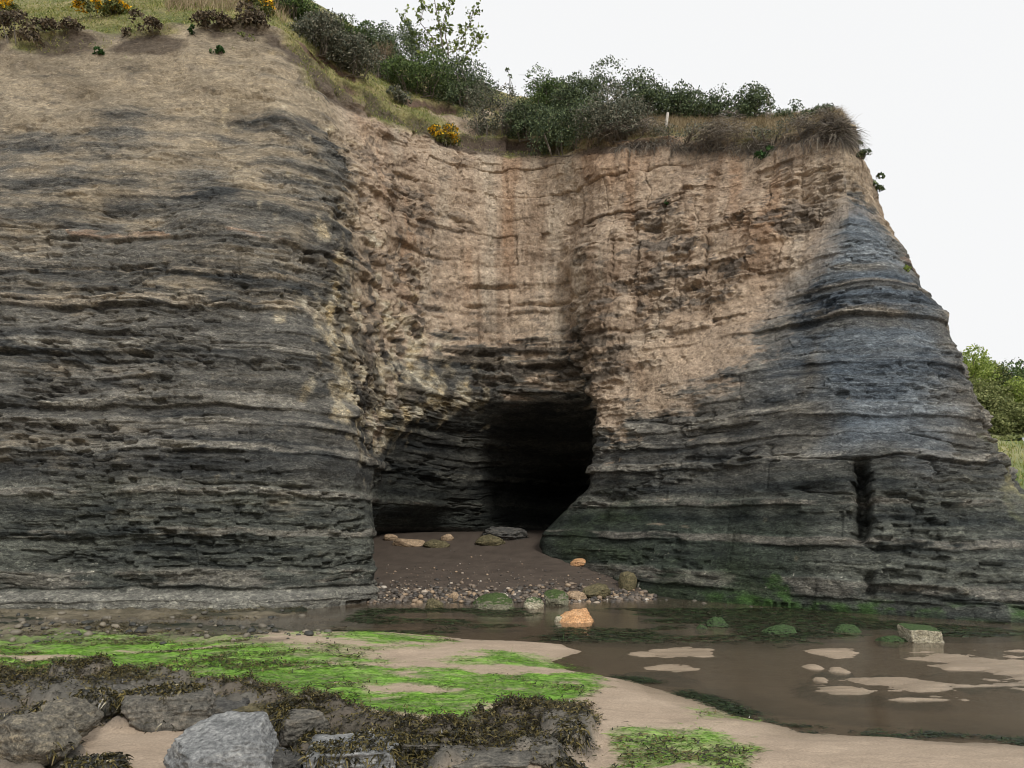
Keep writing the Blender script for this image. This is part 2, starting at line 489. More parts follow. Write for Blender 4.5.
vline = np.interp(UU, [14.8, 15.5, 16.6, 17.3, 18.15, 19.0, 19.6], [3.1, 3.05, 3.4, 3.85, 4.8, 6.05, 6.9])
_bd = np.floor((Zc + .05 * fbm(X * 2, Y * 2, Zc * 2, 3, 10)) / .21)
ff = VV - vline + .5 * (hash1(_bd, None, 23) - .5) + .36 * fbm(X * 1.8, Y * 1.8, Zc * 3.5, 5, 24, .6) + .25 * fbm(X * 7, Y * 7, Zc * 12, 3, 25)
east = ss(14.6, 15.3, UU) * (1 - ss(19.0, 19.6, UU))
wt['t'] = lerp(wt['t'], np.clip(.5 + .6 * ff, 0, 1), east)
scree = np.exp(-((ff - .3) / .42) ** 2) * ss(16.2, 17.0, UU) * (1 - ss(18.95, 19.25, UU))
talus = ss(15.7, 16.1, UU) * (1 - ss(17.4, 18.0, UU)) * ss(.0, .25, ff) * (1 - ss(.75, 1.1, ff))
wt['r'] = wt['r'] * (1 - .75 * np.maximum(scree, talus))
tilt = ss(0.15, 0.55, 1 - np.abs(nrm[..., 2]))         # 0 on the flat tops
R = wt['r']
clay = np.clip(wt['t'], 0, 1)
shale = 1 - .6 * clay
busy = ss(-.25, .3, fbm(X * .45, Y * .45, Zc * .9, 3, 34))
lat = 0.5 + 0.5 * fbm(X * .8, Y * .8, Zc * 1.6, 3, 51)
brk = ss(-.3, .35, fbm(X * .7, Y * .7, Zc * 1.4, 3, 33))
# broken zones with fairly sharp limits, drawn out along the bedding
rz = ss(-.02, .10, fbm(L * .42, Sw * 1.5, 0 * L, 5, 37, .55) + .55 * (R - .78))
disp = 0.40 * fbm(X * .5, Y * .5, Zc * .5, 4, 31)
disp += R * (1 - .8 * clay) * (0.07 * bed1(Sw / 0.42, 41) + 0.05 * bed1(Sw / 0.15, 42)) * (.25 + .75 * brk)
disp += 0.14 * R * fbm(X * 1.3, Y * 1.3, Zc * 2.4, 4, 35) - 0.08 * R * np.abs(fbm(X * 1.1, Y * 1.1, Zc * 1.8, 4, 36))
r1, h1, j1, b1, f1 = blocks(0.46, 1.5, 100)
r2, h2, j2, b2, f2 = blocks(0.17, 0.55, 200)
r3, h3, j3, b3, f3 = blocks(0.075, 0.26, 300)
disp += R * shale * (0.08 * (r1 ** 2 - .33) * brk)
disp += R * rz * shale * (0.13 * (r2 - .5) + 0.075 * (r3 - .5) - 0.16 * (r3 > .80) * (r2 > .3))
disp -= R * shale * (0.05 * np.exp(-(j1 / .02) ** 2) * (vn(X * .6, Y * .6, Zc * .9, 207) > .25))
lam = fbm(L * .9, Sw * 9.0, 0 * L, 4, 211)
disp += (.4 + .6 * rz) * R * shale * (.075 * lam + .025 * fbm(L * 2.6, Sw * 22.0, 0 * L, 3, 213))
# long open bedding cracks, a few of them
crk = np.abs(fbm(L * .35, Sw * 2.2, 0 * L + 5, 4, 217))
disp -= R * shale * .13 * np.exp(-(crk / .022) ** 2) * ss(.0, .3, fbm(L * .6, Sw * 1.2, 0 * L + 9, 3, 218) + .1)
disp += R * shale * 0.05 * (1 - f1) * (h1 > .45) * brk
# named hard beds
BEDS = [(7.25, .20, .16), (5.72, .22, .20), (3.62, .26, .14), (3.2, .12, .08), (2.70, .16, .16), (4.75, .30, .10), (1.9, .12, .08), (1.2, .15, .08), (0.42, .30, .12), (6.4, .10, .08), (8.3, .14, .06)]
Swj = Sw + .03 * fbm(L * 3.2, Zc * 3, 0 * L, 4, 141) + .035 * (hash1(np.floor(Lw / .42), None, 143) - .5) * (vn(L * .8, Zc, 0 * L, 144) > -.2)
for (zb, th, am) in BEDS:
    keep = ss(-.3, .15, fbm(X * .7, Y * .7, zb + 0 * X, 4, int(zb * 90)) + .12)
    a = ss(-th / 2 - .02, -th / 2, Swj - zb) * (1 - ss(th / 2 - .02, th / 2 + .04, Swj - zb)) * (.7 + .6 * hash1(np.floor(Lw / .42), None, 146))
    disp += .62 * am * a * keep * (1 - .8 * clay)
    disp -= .28 * am * np.exp(-((Swj - zb + th / 2 + .06) / .04) ** 2) * keep * ss(-.3, .2, fbm(L * 1.1, zb + 0 * L, 0 * L, 3, 147)) * (1 - .6 * clay)
# flaky broken clay-shale on the cove walls
fl = ss(0.0, .16, fbm(X * .8, Y * .8, Zc * 1.5, 4, 61) + .75 * (R - .78)) * clay * R
ra, ha, ja, ba, fa = blocks(0.12, 0.34, 400, s=Sw + .12 * fbm(X * 4, Y * 4, Zc * 4, 3, 71), l=Lw + .18 * fbm(X * 4, Y * 4, Zc * 4, 3, 72))
rb, hb2, jb, bb, fb2 = blocks(0.30, 0.5, 500, s=Sw + .2 * fbm(X * 2, Y * 2, Zc * 2, 3, 73), l=Lw + .2 * fbm(X * 3, Y * 3, Zc * 3, 3, 74))
disp += fl * (0.16 * (ra - .45) + 0.20 * (rb ** 2 - .3)) * ss(-.2, .2, fbm(X * 1.7, Y * 1.7, Zc * 1.7, 2, 75) + .1)
# big clay slabs parted by joints
sl_ = clay * ss(7.5, 8.5, UU) * (1 - ss(18.3, 19, UU)) * (1 - np.clip(np.maximum(scree, talus), 0, 1))
rs_, hs_, js_, bs_, fs_ = blocks(1.05, 1.0, 600, s=Sw + .10 * fbm(X * 2.5, Y * 2.5, Zc * 2.5, 4, 76), l=Lw + .12 * fbm(X * 2.5, Y * 2.5, Zc * 2.5, 4, 77))
rt_, ht_, jt_, bt_, ft_ = blocks(.36, .52, 650, s=Sw + .08 * fbm(X * 3, Y * 3, Zc * 3, 3, 78), l=Lw + .08 * fbm(X * 3, Y * 3, Zc * 3, 3, 79))
disp += sl_ * (.20 * (rs_ - .5) + .12 * (rt_ - .5) * ss(-.1, .15, fbm(X * .9 + 3, Y * .9, Zc, 3, 80)))
disp -= sl_ * .05 * (np.exp(-(js_ / .02) ** 2) + np.exp(-(bs_ / .02) ** 2)) * (vn(X * .8, Y * .8, Zc * .8, 86) > -.1)
# earthy runnels of the clay
disp += clay * (0.10 * fbm(L * 1.6, Zc * .35, 0 * L, 4, 81) * (1 - .4 * R) + 0.05 * fbm(X * 5, Y * 5, Zc * 5, 3, 82))
disp += 0.03 * fbm(X * 8, Y * 8, Zc * 13, 4, 83) * (0.3 + R * (.3 + .7 * np.maximum(rz, fl)))
# square-edged slab of clay at the head of the cove
pan = ss(11.03, 11.07, UU + .02 * bed1(VV * 6, 87)) * (1 - ss(12.92, 12.96, UU + .02 * bed1(VV * 5, 88))) * ss(4.30, 4.33, VV + .03 * bed1(UU * 3, 89)) * (1 - ss(5.28, 5.33, VV + .02 * bed1(UU * 4, 90)))
disp += .10 * pan
# stacked ledges that step down to the cave roof
stk = ss(10.2, 10.7, UU) * (1 - ss(13.6, 14.2, UU)) * ss(3.95, 4.05, VV) * (1 - ss(4.32, 4.45, VV))
disp += stk * (.26 * (hash1(np.floor(Sw / .16), np.floor(L / .9 + 3 * hash1(np.floor(Sw / .16), None, 3)), 19) - .3) + .10 * (hash1(np.floor(Sw / .16), None, 18) - .5))
led = ss(10.6, 10.9, UU) * (1 - ss(13.2, 13.6, UU))
for zl in (7.95, 7.35):
    disp -= led * .16 * np.exp(-((Sw - zl - .04 * bed1(L * 1.4, int(zl * 10))) / .045) ** 2) * ss(-.2, .2, bed1(L * .9, int(zl * 20)) + .25)
    disp += led * .07 * ss(0, .03, Sw - zl) * (1 - ss(.2, .5, Sw - zl))
# pits
pit = ss(.30, .55, fbm(X * 2.6, Y * 2.6, Zc * 4.5, 3, 85))
disp -= .13 * pit * R * (0.1 + .9 * np.maximum(rz, fl))
# thin weathered tops below the turf
# the cleft in the east headland
for (uc, v0, v1, wd, dep) in ((19.14, 1.25, 2.5, .085, .6), (19.22, .3, .75, .06, .25)):
    wob = uc + .06 * bed1(VV * 3.1, int(uc * 10)) + .06 * (hash1(np.floor(Sw / .17), None, 15) - .5) + .03 * (hash1(np.floor(Sw / .075), None, 16) - .5)
    disp -= dep * np.exp(-np.abs((UU - wob) / wd) ** 3.5) * ss(v0 - .15, v0 + .1, VV) * (1 - ss(v1 - .2, v1 + .05, VV))
# plinth at the very foot of the west headland
disp += .22 * (1 - ss(.18, .34, Zc + .08 * fbm(X * 1.2, Y, Zc * 0, 2, 91))) * (UU < 8)
inner = ss(8.0, 9.0, UU) * (1 - ss(14, 15, UU)) * (1 - ss(3.2, 3.8, VV))
disp *= 1 - .1 * inner
disp *= lerp(.25, 1, tilt)
# turf lip that overhangs a little
disp += .25 * np.exp(-((VV - 8.1) / .12) ** 2) * (fbm(X * 1.3, Y * 1.3, 0 * X, 3, 95) + .5)
# small slips and steps of the turf in the gully
step = ss(6.3, 7.0, UU) * (1 - ss(14.8, 15.5, UU)) * ss(7.7, 8.1, VV) * (1 - ss(10.3, 11, VV))
stq = VV * 2.6 + 1.1 * fbm(L * .55, VV * .8, 0 * L, 3, 97) + .02 * L
stf = stq - np.floor(stq)
bank = step * np.exp(-((stf - .12) / .12) ** 2) * ss(-.1, .25, fbm(L * .9, np.floor(stq) * 3.1, 0 * L, 3, 98))
hdir = nrm.copy()
hdir[..., 2] *= .45
pos = base + hdir * disp[..., None]
pos[..., 2] += step * (.30 * (ss(.0, .25, stf) - stf) + .10 * fbm(X * 2, Y * 2, Zc * 2, 4, 99))
pos[..., 1] += .22 * bank
# the edges of the fine grid stay where they are

# ---- colour of the rock itself
def C3(*c):
    return np.array(c, dtype=float)


def mixc(a, b, t):
    return a + (b - a) * t[..., None]


SS_ = Sw
nz = fbm(X * 1.1, Y * 1.1, Zc * 1.8, 4, 111)
nf = fbm(X * 4, Y * 4, Zc * 9, 4, 112)
streak = fbm(L * .55, SS_ * 4.2, 0 * L, 5, 125, .62)
streak2 = fbm(L * 1.7, SS_ * 11, 0 * L, 4, 126, .65)
bedtone = .5 + .5 * np.clip(.50 * bed1(SS_ / .33, 121) + .45 * bed1(SS_ / .10, 122) + .35 * bed1(SS_ / .9, 123) + .45 * nz + .25 * nf + 1.3 * streak + (.1 + .6 * rz) * streak2 + .25 * (r2 - .5) * rz, -1, 1)
shale_c = mixc(np.broadcast_to(C3(.042, .045, .046), base.shape), np.broadcast_to(C3(.195, .185, .162), base.shape), bedtone)
low = 1 - ss(1.3, 3.2, Zc + .5 * nz)
wetz = (1 - ss(1.5, 2.1, Zc + .35 * nz)) * ss(14.3, 15, UU) * (1 - ss(18.0, 18.9, UU))
shale_c = mixc(shale_c, shale_c * C3(.74, .82, .80), low)
shale_c = mixc(shale_c, shale_c * C3(.48, .55, .52), wetz)
# wet dark shale inside the cave, with the cave's shade painted into its colour
cave_shade = ss(8.7, 9.1, UU) * (1 - ss(14.5, 14.9, UU)) * (1 - ss(3.55, 3.9, VV + .15 * nz))
shale_c = mixc(shale_c, np.broadcast_to(C3(.34, .33, .29), base.shape), .55 * (1 - ss(.25, .42, Zc + .1 * nf)) * (UU < 8))
for (zb, th, am) in BEDS:
    cc = C3(.27, .235, .185) if zb > 5 else C3(.20, .19, .165)
    if abs(zb - 7.25) < .01:
        cc = C3(.27, .185, .13)
    cc = lerp(cc, cc * 1.35, .8 * (zb < 6)) if zb in (5.72, 3.62, 2.70, 4.75) else cc
    a = ss(-th * .6, -th * .3, SS_ - zb) * (1 - ss(th * .3, th * .6, SS_ - zb))
    if abs(zb - 7.25) < .01:
        a = a * (hash1(np.floor(L / 1.1 + .3 * nz), None, 77) > .45) * ss(.1, .3, 1 - np.abs(L / 1.1 - np.floor(L / 1.1) - .5) * 2 + .2)
    shale_c = mixc(shale_c, np.broadcast_to(cc, base.shape), np.clip(.78 * a * ss(-.3, .12, nz + .35 * nf + .7 * streak2), 0, 1))
dark_bed = np.exp(-((SS_ - 2.35) / .22) ** 2)
shale_c = mixc(shale_c, np.broadcast_to(C3(.035, .037, .038), base.shape), .6 * dark_bed * (UU < 8))
soil = mixc(np.broadcast_to(C3(.165, .138, .10), base.shape), np.broadcast_to(C3(.40, .335, .24), base.shape), .5 + .5 * np.clip(1.3 * nz + .5 * nf, -1, 1))
cla = mixc(np.broadcast_to(C3(.225, .165, .118), base.shape), np.broadcast_to(C3(.49, .388, .288), base.shape), .5 + .5 * np.clip(1.3 * nz + .5 * nf + .2 * bed1(SS_ / .3, 131) + .5 * fl * (r2 - .5) + .2, -1, 1))
run = fbm(L * 2.2, Zc * .30, 0 * L + 4, 5, 145, .6)
cla = mixc(cla, cla * C3(.62, .58, .55), ss(.05, .35, run) * .8)
rust = fbm(L * 1.5, Zc * .25, 0 * L, 4, 141)
cla = mixc(cla, np.broadcast_to(C3(.33, .19, .105), base.shape), .4 * ss(.12, .45, rust) * ss(6.5, 8.5, Zc))
cla = mixc(cla, np.broadcast_to(C3(.43, .37, .29), base.shape), .6 * ss(.1, .5, -rust))
hue = ss(7.0, 8.6, UU) * (1 - .55 * ss(18.2, 19.3, UU))
tanc = mixc(soil, cla, hue)
# dark flakes of shale among the clay
tanc = mixc(tanc, np.broadcast_to(C3(.115, .10, .085), base.shape), .85 * ss(.08, .20, fbm(X * 2.5, Y * 2.5, Zc * 4.6, 5, 151, .6) - .17 + .28 * fl) * R)
west = 1 - ss(6.0, 7.5, UU)
tw = ss(.38 - .22 * west, .60 + .25 * west, wt['t'] + .18 * bed1(SS_ / .30, 164) * west + (.42 * fbm(X * .9, Y * .9, Zc * 1.5, 5, 161) + .25 * streak2 + .45 * streak + .1 * nf) * (1 - .15 * east))
colr = mixc(shale_c, tanc, tw)
blue = mixc(np.broadcast_to(C3(.052, .072, .098), base.shape), np.broadcast_to(C3(.165, .20, .235), base.shape), bedtone)
bw = ss(.3, .7, wt['b'] + .25 * nz) * .8
bw = np.maximum(bw, .8 * np.clip(1 - np.abs(ff + .45) / .9, 0, 1) * ss(17.2, 18.4, UU) * (1 - ss(19.1, 19.5, UU)))
ledge = np.zeros_like(X)
for zb, th in ((5.5, .22), (6.3, .10), (6.75, .12)):
    ledge = np.maximum(ledge, np.exp(-((SS_ - zb) / th) ** 4))
colr = mixc(colr, blue, bw * (1 - .8 * ledge * ss(-.3, .3, nz + .2)))
colr = mixc(colr, mixc(np.broadcast_to(C3(.24, .225, .20), base.shape), np.broadcast_to(C3(.36, .30, .24), base.shape), ss(-.3, .5, ff - .3 + .5 * nz)), scree * .75)
colr = mixc(colr, np.broadcast_to(C3(.43, .32, .225), base.shape), talus * .6)
colr = mixc(colr, colr * C3(.46, .48, .48), cave_shade)
yl = mixc(np.broadcast_to(C3(.40, .31, .17), base.shape), np.broadcast_to(C3(.60, .56, .45), base.shape), .5 + .5 * np.clip(2 * nf, -1, 1))
yw = ss(.30, .62, wt['y'] * .75 + .55 * fbm(X * 3, Y * 3, Zc * 2.2, 4, 171))
colr = mixc(colr, yl, yw * .85)
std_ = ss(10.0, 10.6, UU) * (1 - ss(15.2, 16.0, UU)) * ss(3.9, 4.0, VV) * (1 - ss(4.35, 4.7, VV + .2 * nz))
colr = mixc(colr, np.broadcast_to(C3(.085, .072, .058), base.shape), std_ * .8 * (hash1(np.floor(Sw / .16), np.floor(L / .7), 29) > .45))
yd = ss(.42, .6, wt['y'] * .7 + .6 * fbm(X * 3 + 9, Y * 3, Zc * 2.2, 4, 176))
colr = mixc(colr, np.broadcast_to(C3(.06, .056, .05), base.shape), yd * .8)
# moss
mo = ss(.3, .65, wt['m'] + .35 * fbm(X * 1.2, Y * 1.2, Zc * 2.5, 4, 181))
colr = mixc(colr, np.broadcast_to(C3(.045, .062, .034), base.shape), mo * .75)
sm = (1 - ss(.10, .30, Zc + .12 * fbm(X * 1.5, Y, 0 * X, 3, 183))) * ss(16.8, 17.6, UU)
sm = np.maximum(sm, ss(.35, .6, 1.0 - np.hypot((UU - 17.95) / .30, (VV - .42 + .9 * (UU - 17.95)) / .36) + .5 * fbm(X * 2.5, Y * 2.5, Zc * 4, 3, 184)) * .9)
colr = mixc(colr, np.broadcast_to(C3(.048, .105, .025), base.shape), np.clip(sm * ss(-.35, .25, nf + .5 * nz), 0, 1) * .85)
# salt-white specks of barnacles near the foot
sp = (vn(X * 26, Y * 26, Zc * 30, 191) > .80) & (vn(X * 1.2, Y * 1.2, Zc * 2.2, 192) > -.1)
spw = sp * (1 - ss(.5, 1.1, Zc)) * .7
colr = mixc(colr, np.broadcast_to(C3(.55, .53, .46), base.shape), spw)
# turf and soil on top
turf = mixc(np.broadcast_to(C3(.10, .13, .035), base.shape), np.broadcast_to(C3(.33, .28, .13), base.shape), .5 + .5 * np.clip(1.6 * nz + .6 * nf, -1, 1))
gw = ss(.4, .6, wt['g'] + .3 * fbm(X * 1.4, Y * 1.4, Zc * 2, 4, 201))
colr = mixc(colr, turf, gw * .9)
gw = gw * (1 - .95 * ss(.2, .6, bank))
colr = mixc(colr, mixc(np.broadcast_to(C3(.085, .06, .045), base.shape), np.broadcast_to(C3(.20, .135, .10), base.shape), .5 + .5 * nf), ss(.2, .6, bank))
gz_ = ss(6.3, 7.3, UU) * (1 - ss(10, 12, UU))
peat = ss(.3, .7, np.exp(-((VV - 7.85 + .25 * nz) / (.22 + .12 * gz_)) ** 2) * (.75 + .9 * fbm(X * .9, Y * .9, Zc, 3, 205) + .12 * gz_))
colr = mixc(colr, np.broadcast_to(C3(.075, .058, .045), base.shape), peat * .85)
colr = np.clip(colr * 1.0, .01, .8)

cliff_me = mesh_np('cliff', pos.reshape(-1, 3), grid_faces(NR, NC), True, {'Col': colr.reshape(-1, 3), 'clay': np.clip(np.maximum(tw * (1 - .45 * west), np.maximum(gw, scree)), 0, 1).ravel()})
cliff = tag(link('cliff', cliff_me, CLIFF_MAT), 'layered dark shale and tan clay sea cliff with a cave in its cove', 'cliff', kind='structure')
coarse = pos[::3, ::3]
cliff_bvh = BVHTree.FromPolygons([Vector(p) for p in coarse.reshape(-1, 3)], [tuple(f) for f in grid_faces(*coarse.shape[:2])])


def hit(px, py):
    r = ray(px, py)
    h = cliff_bvh.ray_cast(Vector((0, 0, CAM_H)), Vector(r).normalized())
    return None if h[0] is None else np.array(h[0])


def drop(x, y, z=30):
    h = cliff_bvh.ray_cast(Vector((x, y, z)), Vector((0, 0, -1)))
    return None if h[0] is None else h[0].z


# ------------------------------------------------------------------ beach
def inside(px, py, poly):
    """signed distance (pixels of the plan polygon), positive inside"""
    poly = np.array(poly, float)
    d = np.full(px.shape, 1e9)
    ins = np.zeros(px.shape, bool)
    n = len(poly)
    for i in range(n):
        (x1, y1), (x2, y2) = poly[i], poly[(i + 1) % n]
        ex, ey = x2 - x1, y2 - y1
        t = np.clip(((px - x1) * ex + (py - y1) * ey) / (ex * ex + ey * ey + 1e-12), 0, 1)
        d = np.minimum(d, np.hypot(px - x1 - t * ex, py - y1 - t * ey))
        c_ = ((y1 > py) != (y2 > py))
        with np.errstate(divide='ignore', invalid='ignore'):
            xi = x1 + (py - y1) / (y2 - y1 + 1e-12) * ex
        ins ^= c_ & (px < xi)
    return np.where(ins, d, -d)


def plan(pts):
    out = []
    for px, py in pts:
        r = ray(px, py)
        t = -CAM_H / r[2]
        out.append((r[0] * t, r[1] * t))
    return out


WATER_POLY = plan([(-200, 613), (60, 617), (250, 616), (372, 602), (470, 603), (560, 602), (655, 598), (700, 600), (800, 606), (1024, 618), (1400, 630),
                   (1500, 762), (1024, 748), (960, 745), (880, 737), (800, 733), (720, 710), (660, 690), (618, 679), (560, 668), (545, 662),
                   (580, 652), (560, 644), (450, 638), (395, 632), (300, 631), (200, 627), (100, 626), (-200, 625)])
BARS = [((680, 653), 32, 4.2), ((678, 668), 40, 5.0), ((838, 652), 24, 5), ((812, 667), 10, 3), ((840, 671), 8, 3), ((840, 690), 26, 5), ((905, 684), 46, 7.5), ((985, 662), 75, 12),
        ((1050, 674), 90, 14), ((822, 681), 5, 2), ((930, 700), 40, 4)]


def ground_z(x, y):
    x, y = np.asarray(x, float), np.asarray(y, float)
    n0 = fbm(x * .8, y * .8, 0 * x, 4, 301)
    n1 = fbm(x * 3.5, y * 3.5, 0 * x, 4, 303)
    sd = inside(x + .10 * fbm(x * 1.6, y * 2.4, 0 * x, 4, 305), y + .14 * fbm(x * 1.6 + 40, y * 2.4, 0 * x, 4, 306), WATER_POLY)
    z = np.where(sd > 0, -.075 * (1 - np.exp(-sd / .5)) , .16 * (1 - np.exp(sd / .9)))
    z = np.where(sd < 0, z * (1 - .82 * ss(8.4, 9.2, y) * (1 - ss(-4.5, -2.5, x)) * (1 - ss(14, 16, y))), z)
    near = 1 - ss(11, 13, y)
    z = z + np.where(sd < 0, near * np.clip(-sd / .8, 0, 1) * (.05 * n0 + .025 * n1), .008 * n1)
    # beach rising into the cave
    beach = ss(0, .5, -sd) * ss(14.3, 15.2, y)
    z = z + beach * (np.clip(y - 15.2, 0, 6.5) * .165 - .12)
    # sand bars in the pool
    for (c_, rx, ry) in BARS:
        (cx, cy), (ex, _), (_, ey) = plan([c_])[0], plan([(c_[0] + rx, c_[1])])[0], plan([(c_[0], c_[1] - ry)])[0]
        q = np.hypot((x - cx) / abs(ex - cx), (y - cy) / abs(ey - cy)) + 1.5 * fbm(x * 1.9, y * 3.6, 0 * x, 6, 311, .62)
        z = np.where(sd > 0, np.maximum(z, -.075 + .088 * ss(2.3, .5, q) + .010 * n1 + .012 * vn(x * 2 + 3 * n0, y * 14 + 2 * n0, 0 * x, 313)), z)
    return z


def axis(lo, hi, step, far_lo, far_hi, grow=1.35):
    a = list(np.arange(lo, hi + step, step))
    s = step
    while a[-1] < far_hi:
        s *= grow
        a.append(a[-1] + s)
    s = step
    while a[0] > far_lo:
        s *= grow
        a.insert(0, a[0] - s)
    return np.array(a)


gx = axis(-9, 10.5, .027, -900, 900)
ya = [2.8]
while ya[-1] < 18:
    ya.append(ya[-1] + max(.013, .0035 * ya[-1]))
gy = axis(0, 0, 1, 0, 0)
s_ = .063
gy = ya[:]
while gy[-1] < 1500:
    s_ *= 1.12
    gy.append(gy[-1] + s_)
s_ = .02
while gy[0] > -300:
    s_ *= 1.3
    gy.insert(0, gy[0] - s_)
gy = np.array(gy)
GX, GY = np.meshgrid(gx, gy)
GZ = ground_z(GX, GY)
PX, PY = project(GX, GY, GZ)
front = GY > 2.5
w3 = fbm(GX * 6, GY * 16, 0 * GX, 5, 323, .62)
w1 = fbm(GX * 1.4, GY * 2.2, 0 * GX, 5, 321)
w2 = fbm(GX * 5, GY * 9, 0 * GX, 4, 322)
jx, jy = PX + 26 * w1, PY + 9 * w1 + 5 * w2
ALGAE = [[(-60, 640), (120, 640), (250, 643), (330, 650), (420, 668), (520, 655), (600, 672), (585, 690), (560, 700), (520, 722), (470, 738), (400, 725), (330, 700), (260, 690), (120, 684), (-60, 676)],
         [(300, 637), (370, 630), (445, 636), (430, 643), (330, 645)],
         [(620, 735), (700, 712), (745, 720), (750, 745), (735, 775), (600, 775)]]
WRACK = [[(-40, 672), (60, 676), (150, 684), (250, 694), (330, 706), (440, 736), (500, 726), (545, 700), (590, 710), (605, 728), (570, 742), (500, 765), (440, 775), (300, 775), (280, 715), (180, 690), (100, 690), (-40, 700)],
         [(240, 690), (330, 700), (380, 720), (420, 775), (280, 775), (265, 730)], [(-40, 668), (80, 676), (90, 690), (-40, 705)]]
PLAT = [[(-400, 590), (60, 592), (300, 600), (310, 626), (270, 641), (-400, 644)]]
ROCKY = [[(-60, 690), (120, 680), (300, 700), (420, 740), (560, 725), (600, 740), (575, 775), (420, 790), (300, 775), (250, 720), (90, 730), (60, 775), (-60, 775)]]


def mask(polys, soft, jx=jx, jy=jy):
    m = np.zeros_like(jx)
    for p in polys:
        m = np.maximum(m, ss(-soft, soft, inside(jx, jy, p)))
    return m * (front if jx.shape == front.shape else 1)


algae = mask(ALGAE, 7)
algae[(PX > 590) & (PY > 700)] *= .62
algae *= 1 - .97 * ss(-.04, .14, fbm(GX * 1.1, GY * 3.0, 0 * GX, 5, 331, .6) - .04 - .22 * (1 - ss(180, 300, PX)))
wrack = mask(WRACK, 6)
plat = mask(PLAT, 6)
rocky = mask(ROCKY, 6)
shore = np.where(GX > 1.2, ss(-.015, .085, GZ + .02 * vn(GX * 4, GY * 12, 0 * GX, 329)), ss(-.02, .045, GZ))
pebz = ss(15.0, 15.5, GY) * (1 - ss(16.5, 17.2, GY))
sand = mixc(np.broadcast_to(C3(.34, .265, .195), GX.shape + (3,)), np.broadcast_to(C3(.46, .365, .275), GX.shape + (3,)), .5 + .5 * np.clip(1.4 * w1 + .4 * w2, -1, 1))
wet = mixc(np.broadcast_to(C3(.22, .172, .122), GX.shape + (3,)), np.broadcast_to(C3(.36, .285, .205), GX.shape + (3,)), .5 + .5 * np.clip(w1 + .5 * w2, -1, 1))
gcol = mixc(wet, sand, shore)
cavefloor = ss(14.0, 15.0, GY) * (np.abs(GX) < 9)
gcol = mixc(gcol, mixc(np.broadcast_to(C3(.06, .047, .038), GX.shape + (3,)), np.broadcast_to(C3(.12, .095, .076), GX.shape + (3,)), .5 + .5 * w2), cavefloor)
gcol = mixc(gcol, mixc(np.broadcast_to(C3(.045, .042, .025), GX.shape + (3,)), np.broadcast_to(C3(.22, .19, .135), GX.shape + (3,)), .5 + .5 * np.clip(1.2 * w1 + 1.4 * w3 - .1, -1, 1)), plat * .95)
gcol = mixc(gcol, mixc(np.broadcast_to(C3(.075, .07, .06), GX.shape + (3,)), np.broadcast_to(C3(.26, .225, .175), GX.shape + (3,)), .5 + .5 * np.clip(1.2 * w1 + w2, -1, 1)), rocky * .6)
gcol = mixc(gcol, np.broadcast_to(C3(.05, .04, .025), GX.shape + (3,)), np.clip(wrack * (.75 + .9 * w2), 0, 1) * .8)
gcol = mixc(gcol, mixc(np.broadcast_to(C3(.045, .13, .012), GX.shape + (3,)), np.broadcast_to(C3(.21, .45, .045), GX.shape + (3,)), .5 + .5 * np.clip(1.7 * w3 + 1.6 * fbm(GX * 2.2, GY * 6, 0 * GX, 4, 327), -1, 1)), np.clip(algae * (.85 + .9 * w3), 0, 1) * .9)
# dark strand of weed along the water's edge and on the pool bed
gcol = mixc(gcol, np.broadcast_to(C3(.02, .03, .016), GX.shape + (3,)), np.exp(-((GZ + .03) / .03) ** 4) * ss(-.2, .1, w1 + .1) * (GY < 8.5) * (GX > 1) * .95)
bedweed = ss(-.02, .16, fbm(GX * .8, GY * 1.6, 0 * GX, 4, 341) + .32 * np.exp(-((GY - 11.4) / .9) ** 2) * (GX > .6)) * (1 - shore) * ss(9.9, 10.8, GY)
gcol = mixc(gcol, np.broadcast_to(C3(.018, .026, .018), GX.shape + (3,)), bedweed * .9)
wetness = np.clip(1 - shore + .5 * cavefloor + .9 * (GX > 1) * (GY > 6.5) * (GZ < .05), 0, 1)
def worley(x, y, seed):
    xi, yi = np.floor(x), np.floor(y)
    f1 = np.full(x.shape, 9.0); f2 = f1.copy(); hh = np.zeros(x.shape)
    for dx in (-1, 0, 1):
        for dy in (-1, 0, 1):
            cx, cy = xi + dx, yi + dy
            d_ = np.hypot(cx + hash1(cx, cy, seed) - x, cy + hash1(cx, cy, seed + 1) - y)
            h_ = hash1(cx, cy, seed + 2)
            nearer = d_ < f1
            f2 = np.where(nearer, f1, np.minimum(f2, d_))
            hh = np.where(nearer, h_, hh)
            f1 = np.minimum(f1, d_)
    return f1, f2, hh


wf1, wf2, wh = worley(GX * 2.6 + .5 * w1, GY * 3.4 + .5 * w1, 361)
vf1, vf2, vh = worley(GX * 7 + .4 * w2, GY * 9 + .4 * w2, 371)
w4 = fbm(GX * 12, GY * 14, 0 * GX, 4, 325)
stones = rocky * .035 * w4 + rocky * (ss(0, .3, wf2 - wf1) * (.03 + .13 * wh) * (1 - .25 * wf1) + .03 * ss(0, .25, vf2 - vf1) * vh)
stones += plat * (GZ > -.06) * ss(0, .3, vf2 - vf1) * .035 * vh ** 2
gcol = mixc(gcol, mixc(np.broadcast_to(C3(.03, .03, .027), GX.shape + (3,)), np.broadcast_to(C3(.15, .142, .122), GX.shape + (3,)), np.clip(wh * .6 + .5 * w2 + .2, 0, 1)), rocky * ss(.02, .2, wf2 - wf1) * .92 * (1 - .6 * algae) * (1 - .5 * wrack))
rock_lump = stones + (rocky + .6 * wrack) * (.06 * np.abs(w2) + .05 * w1) + .05 * plat * np.clip(w2 + .2, -.2, 1) * (GZ > -.05)
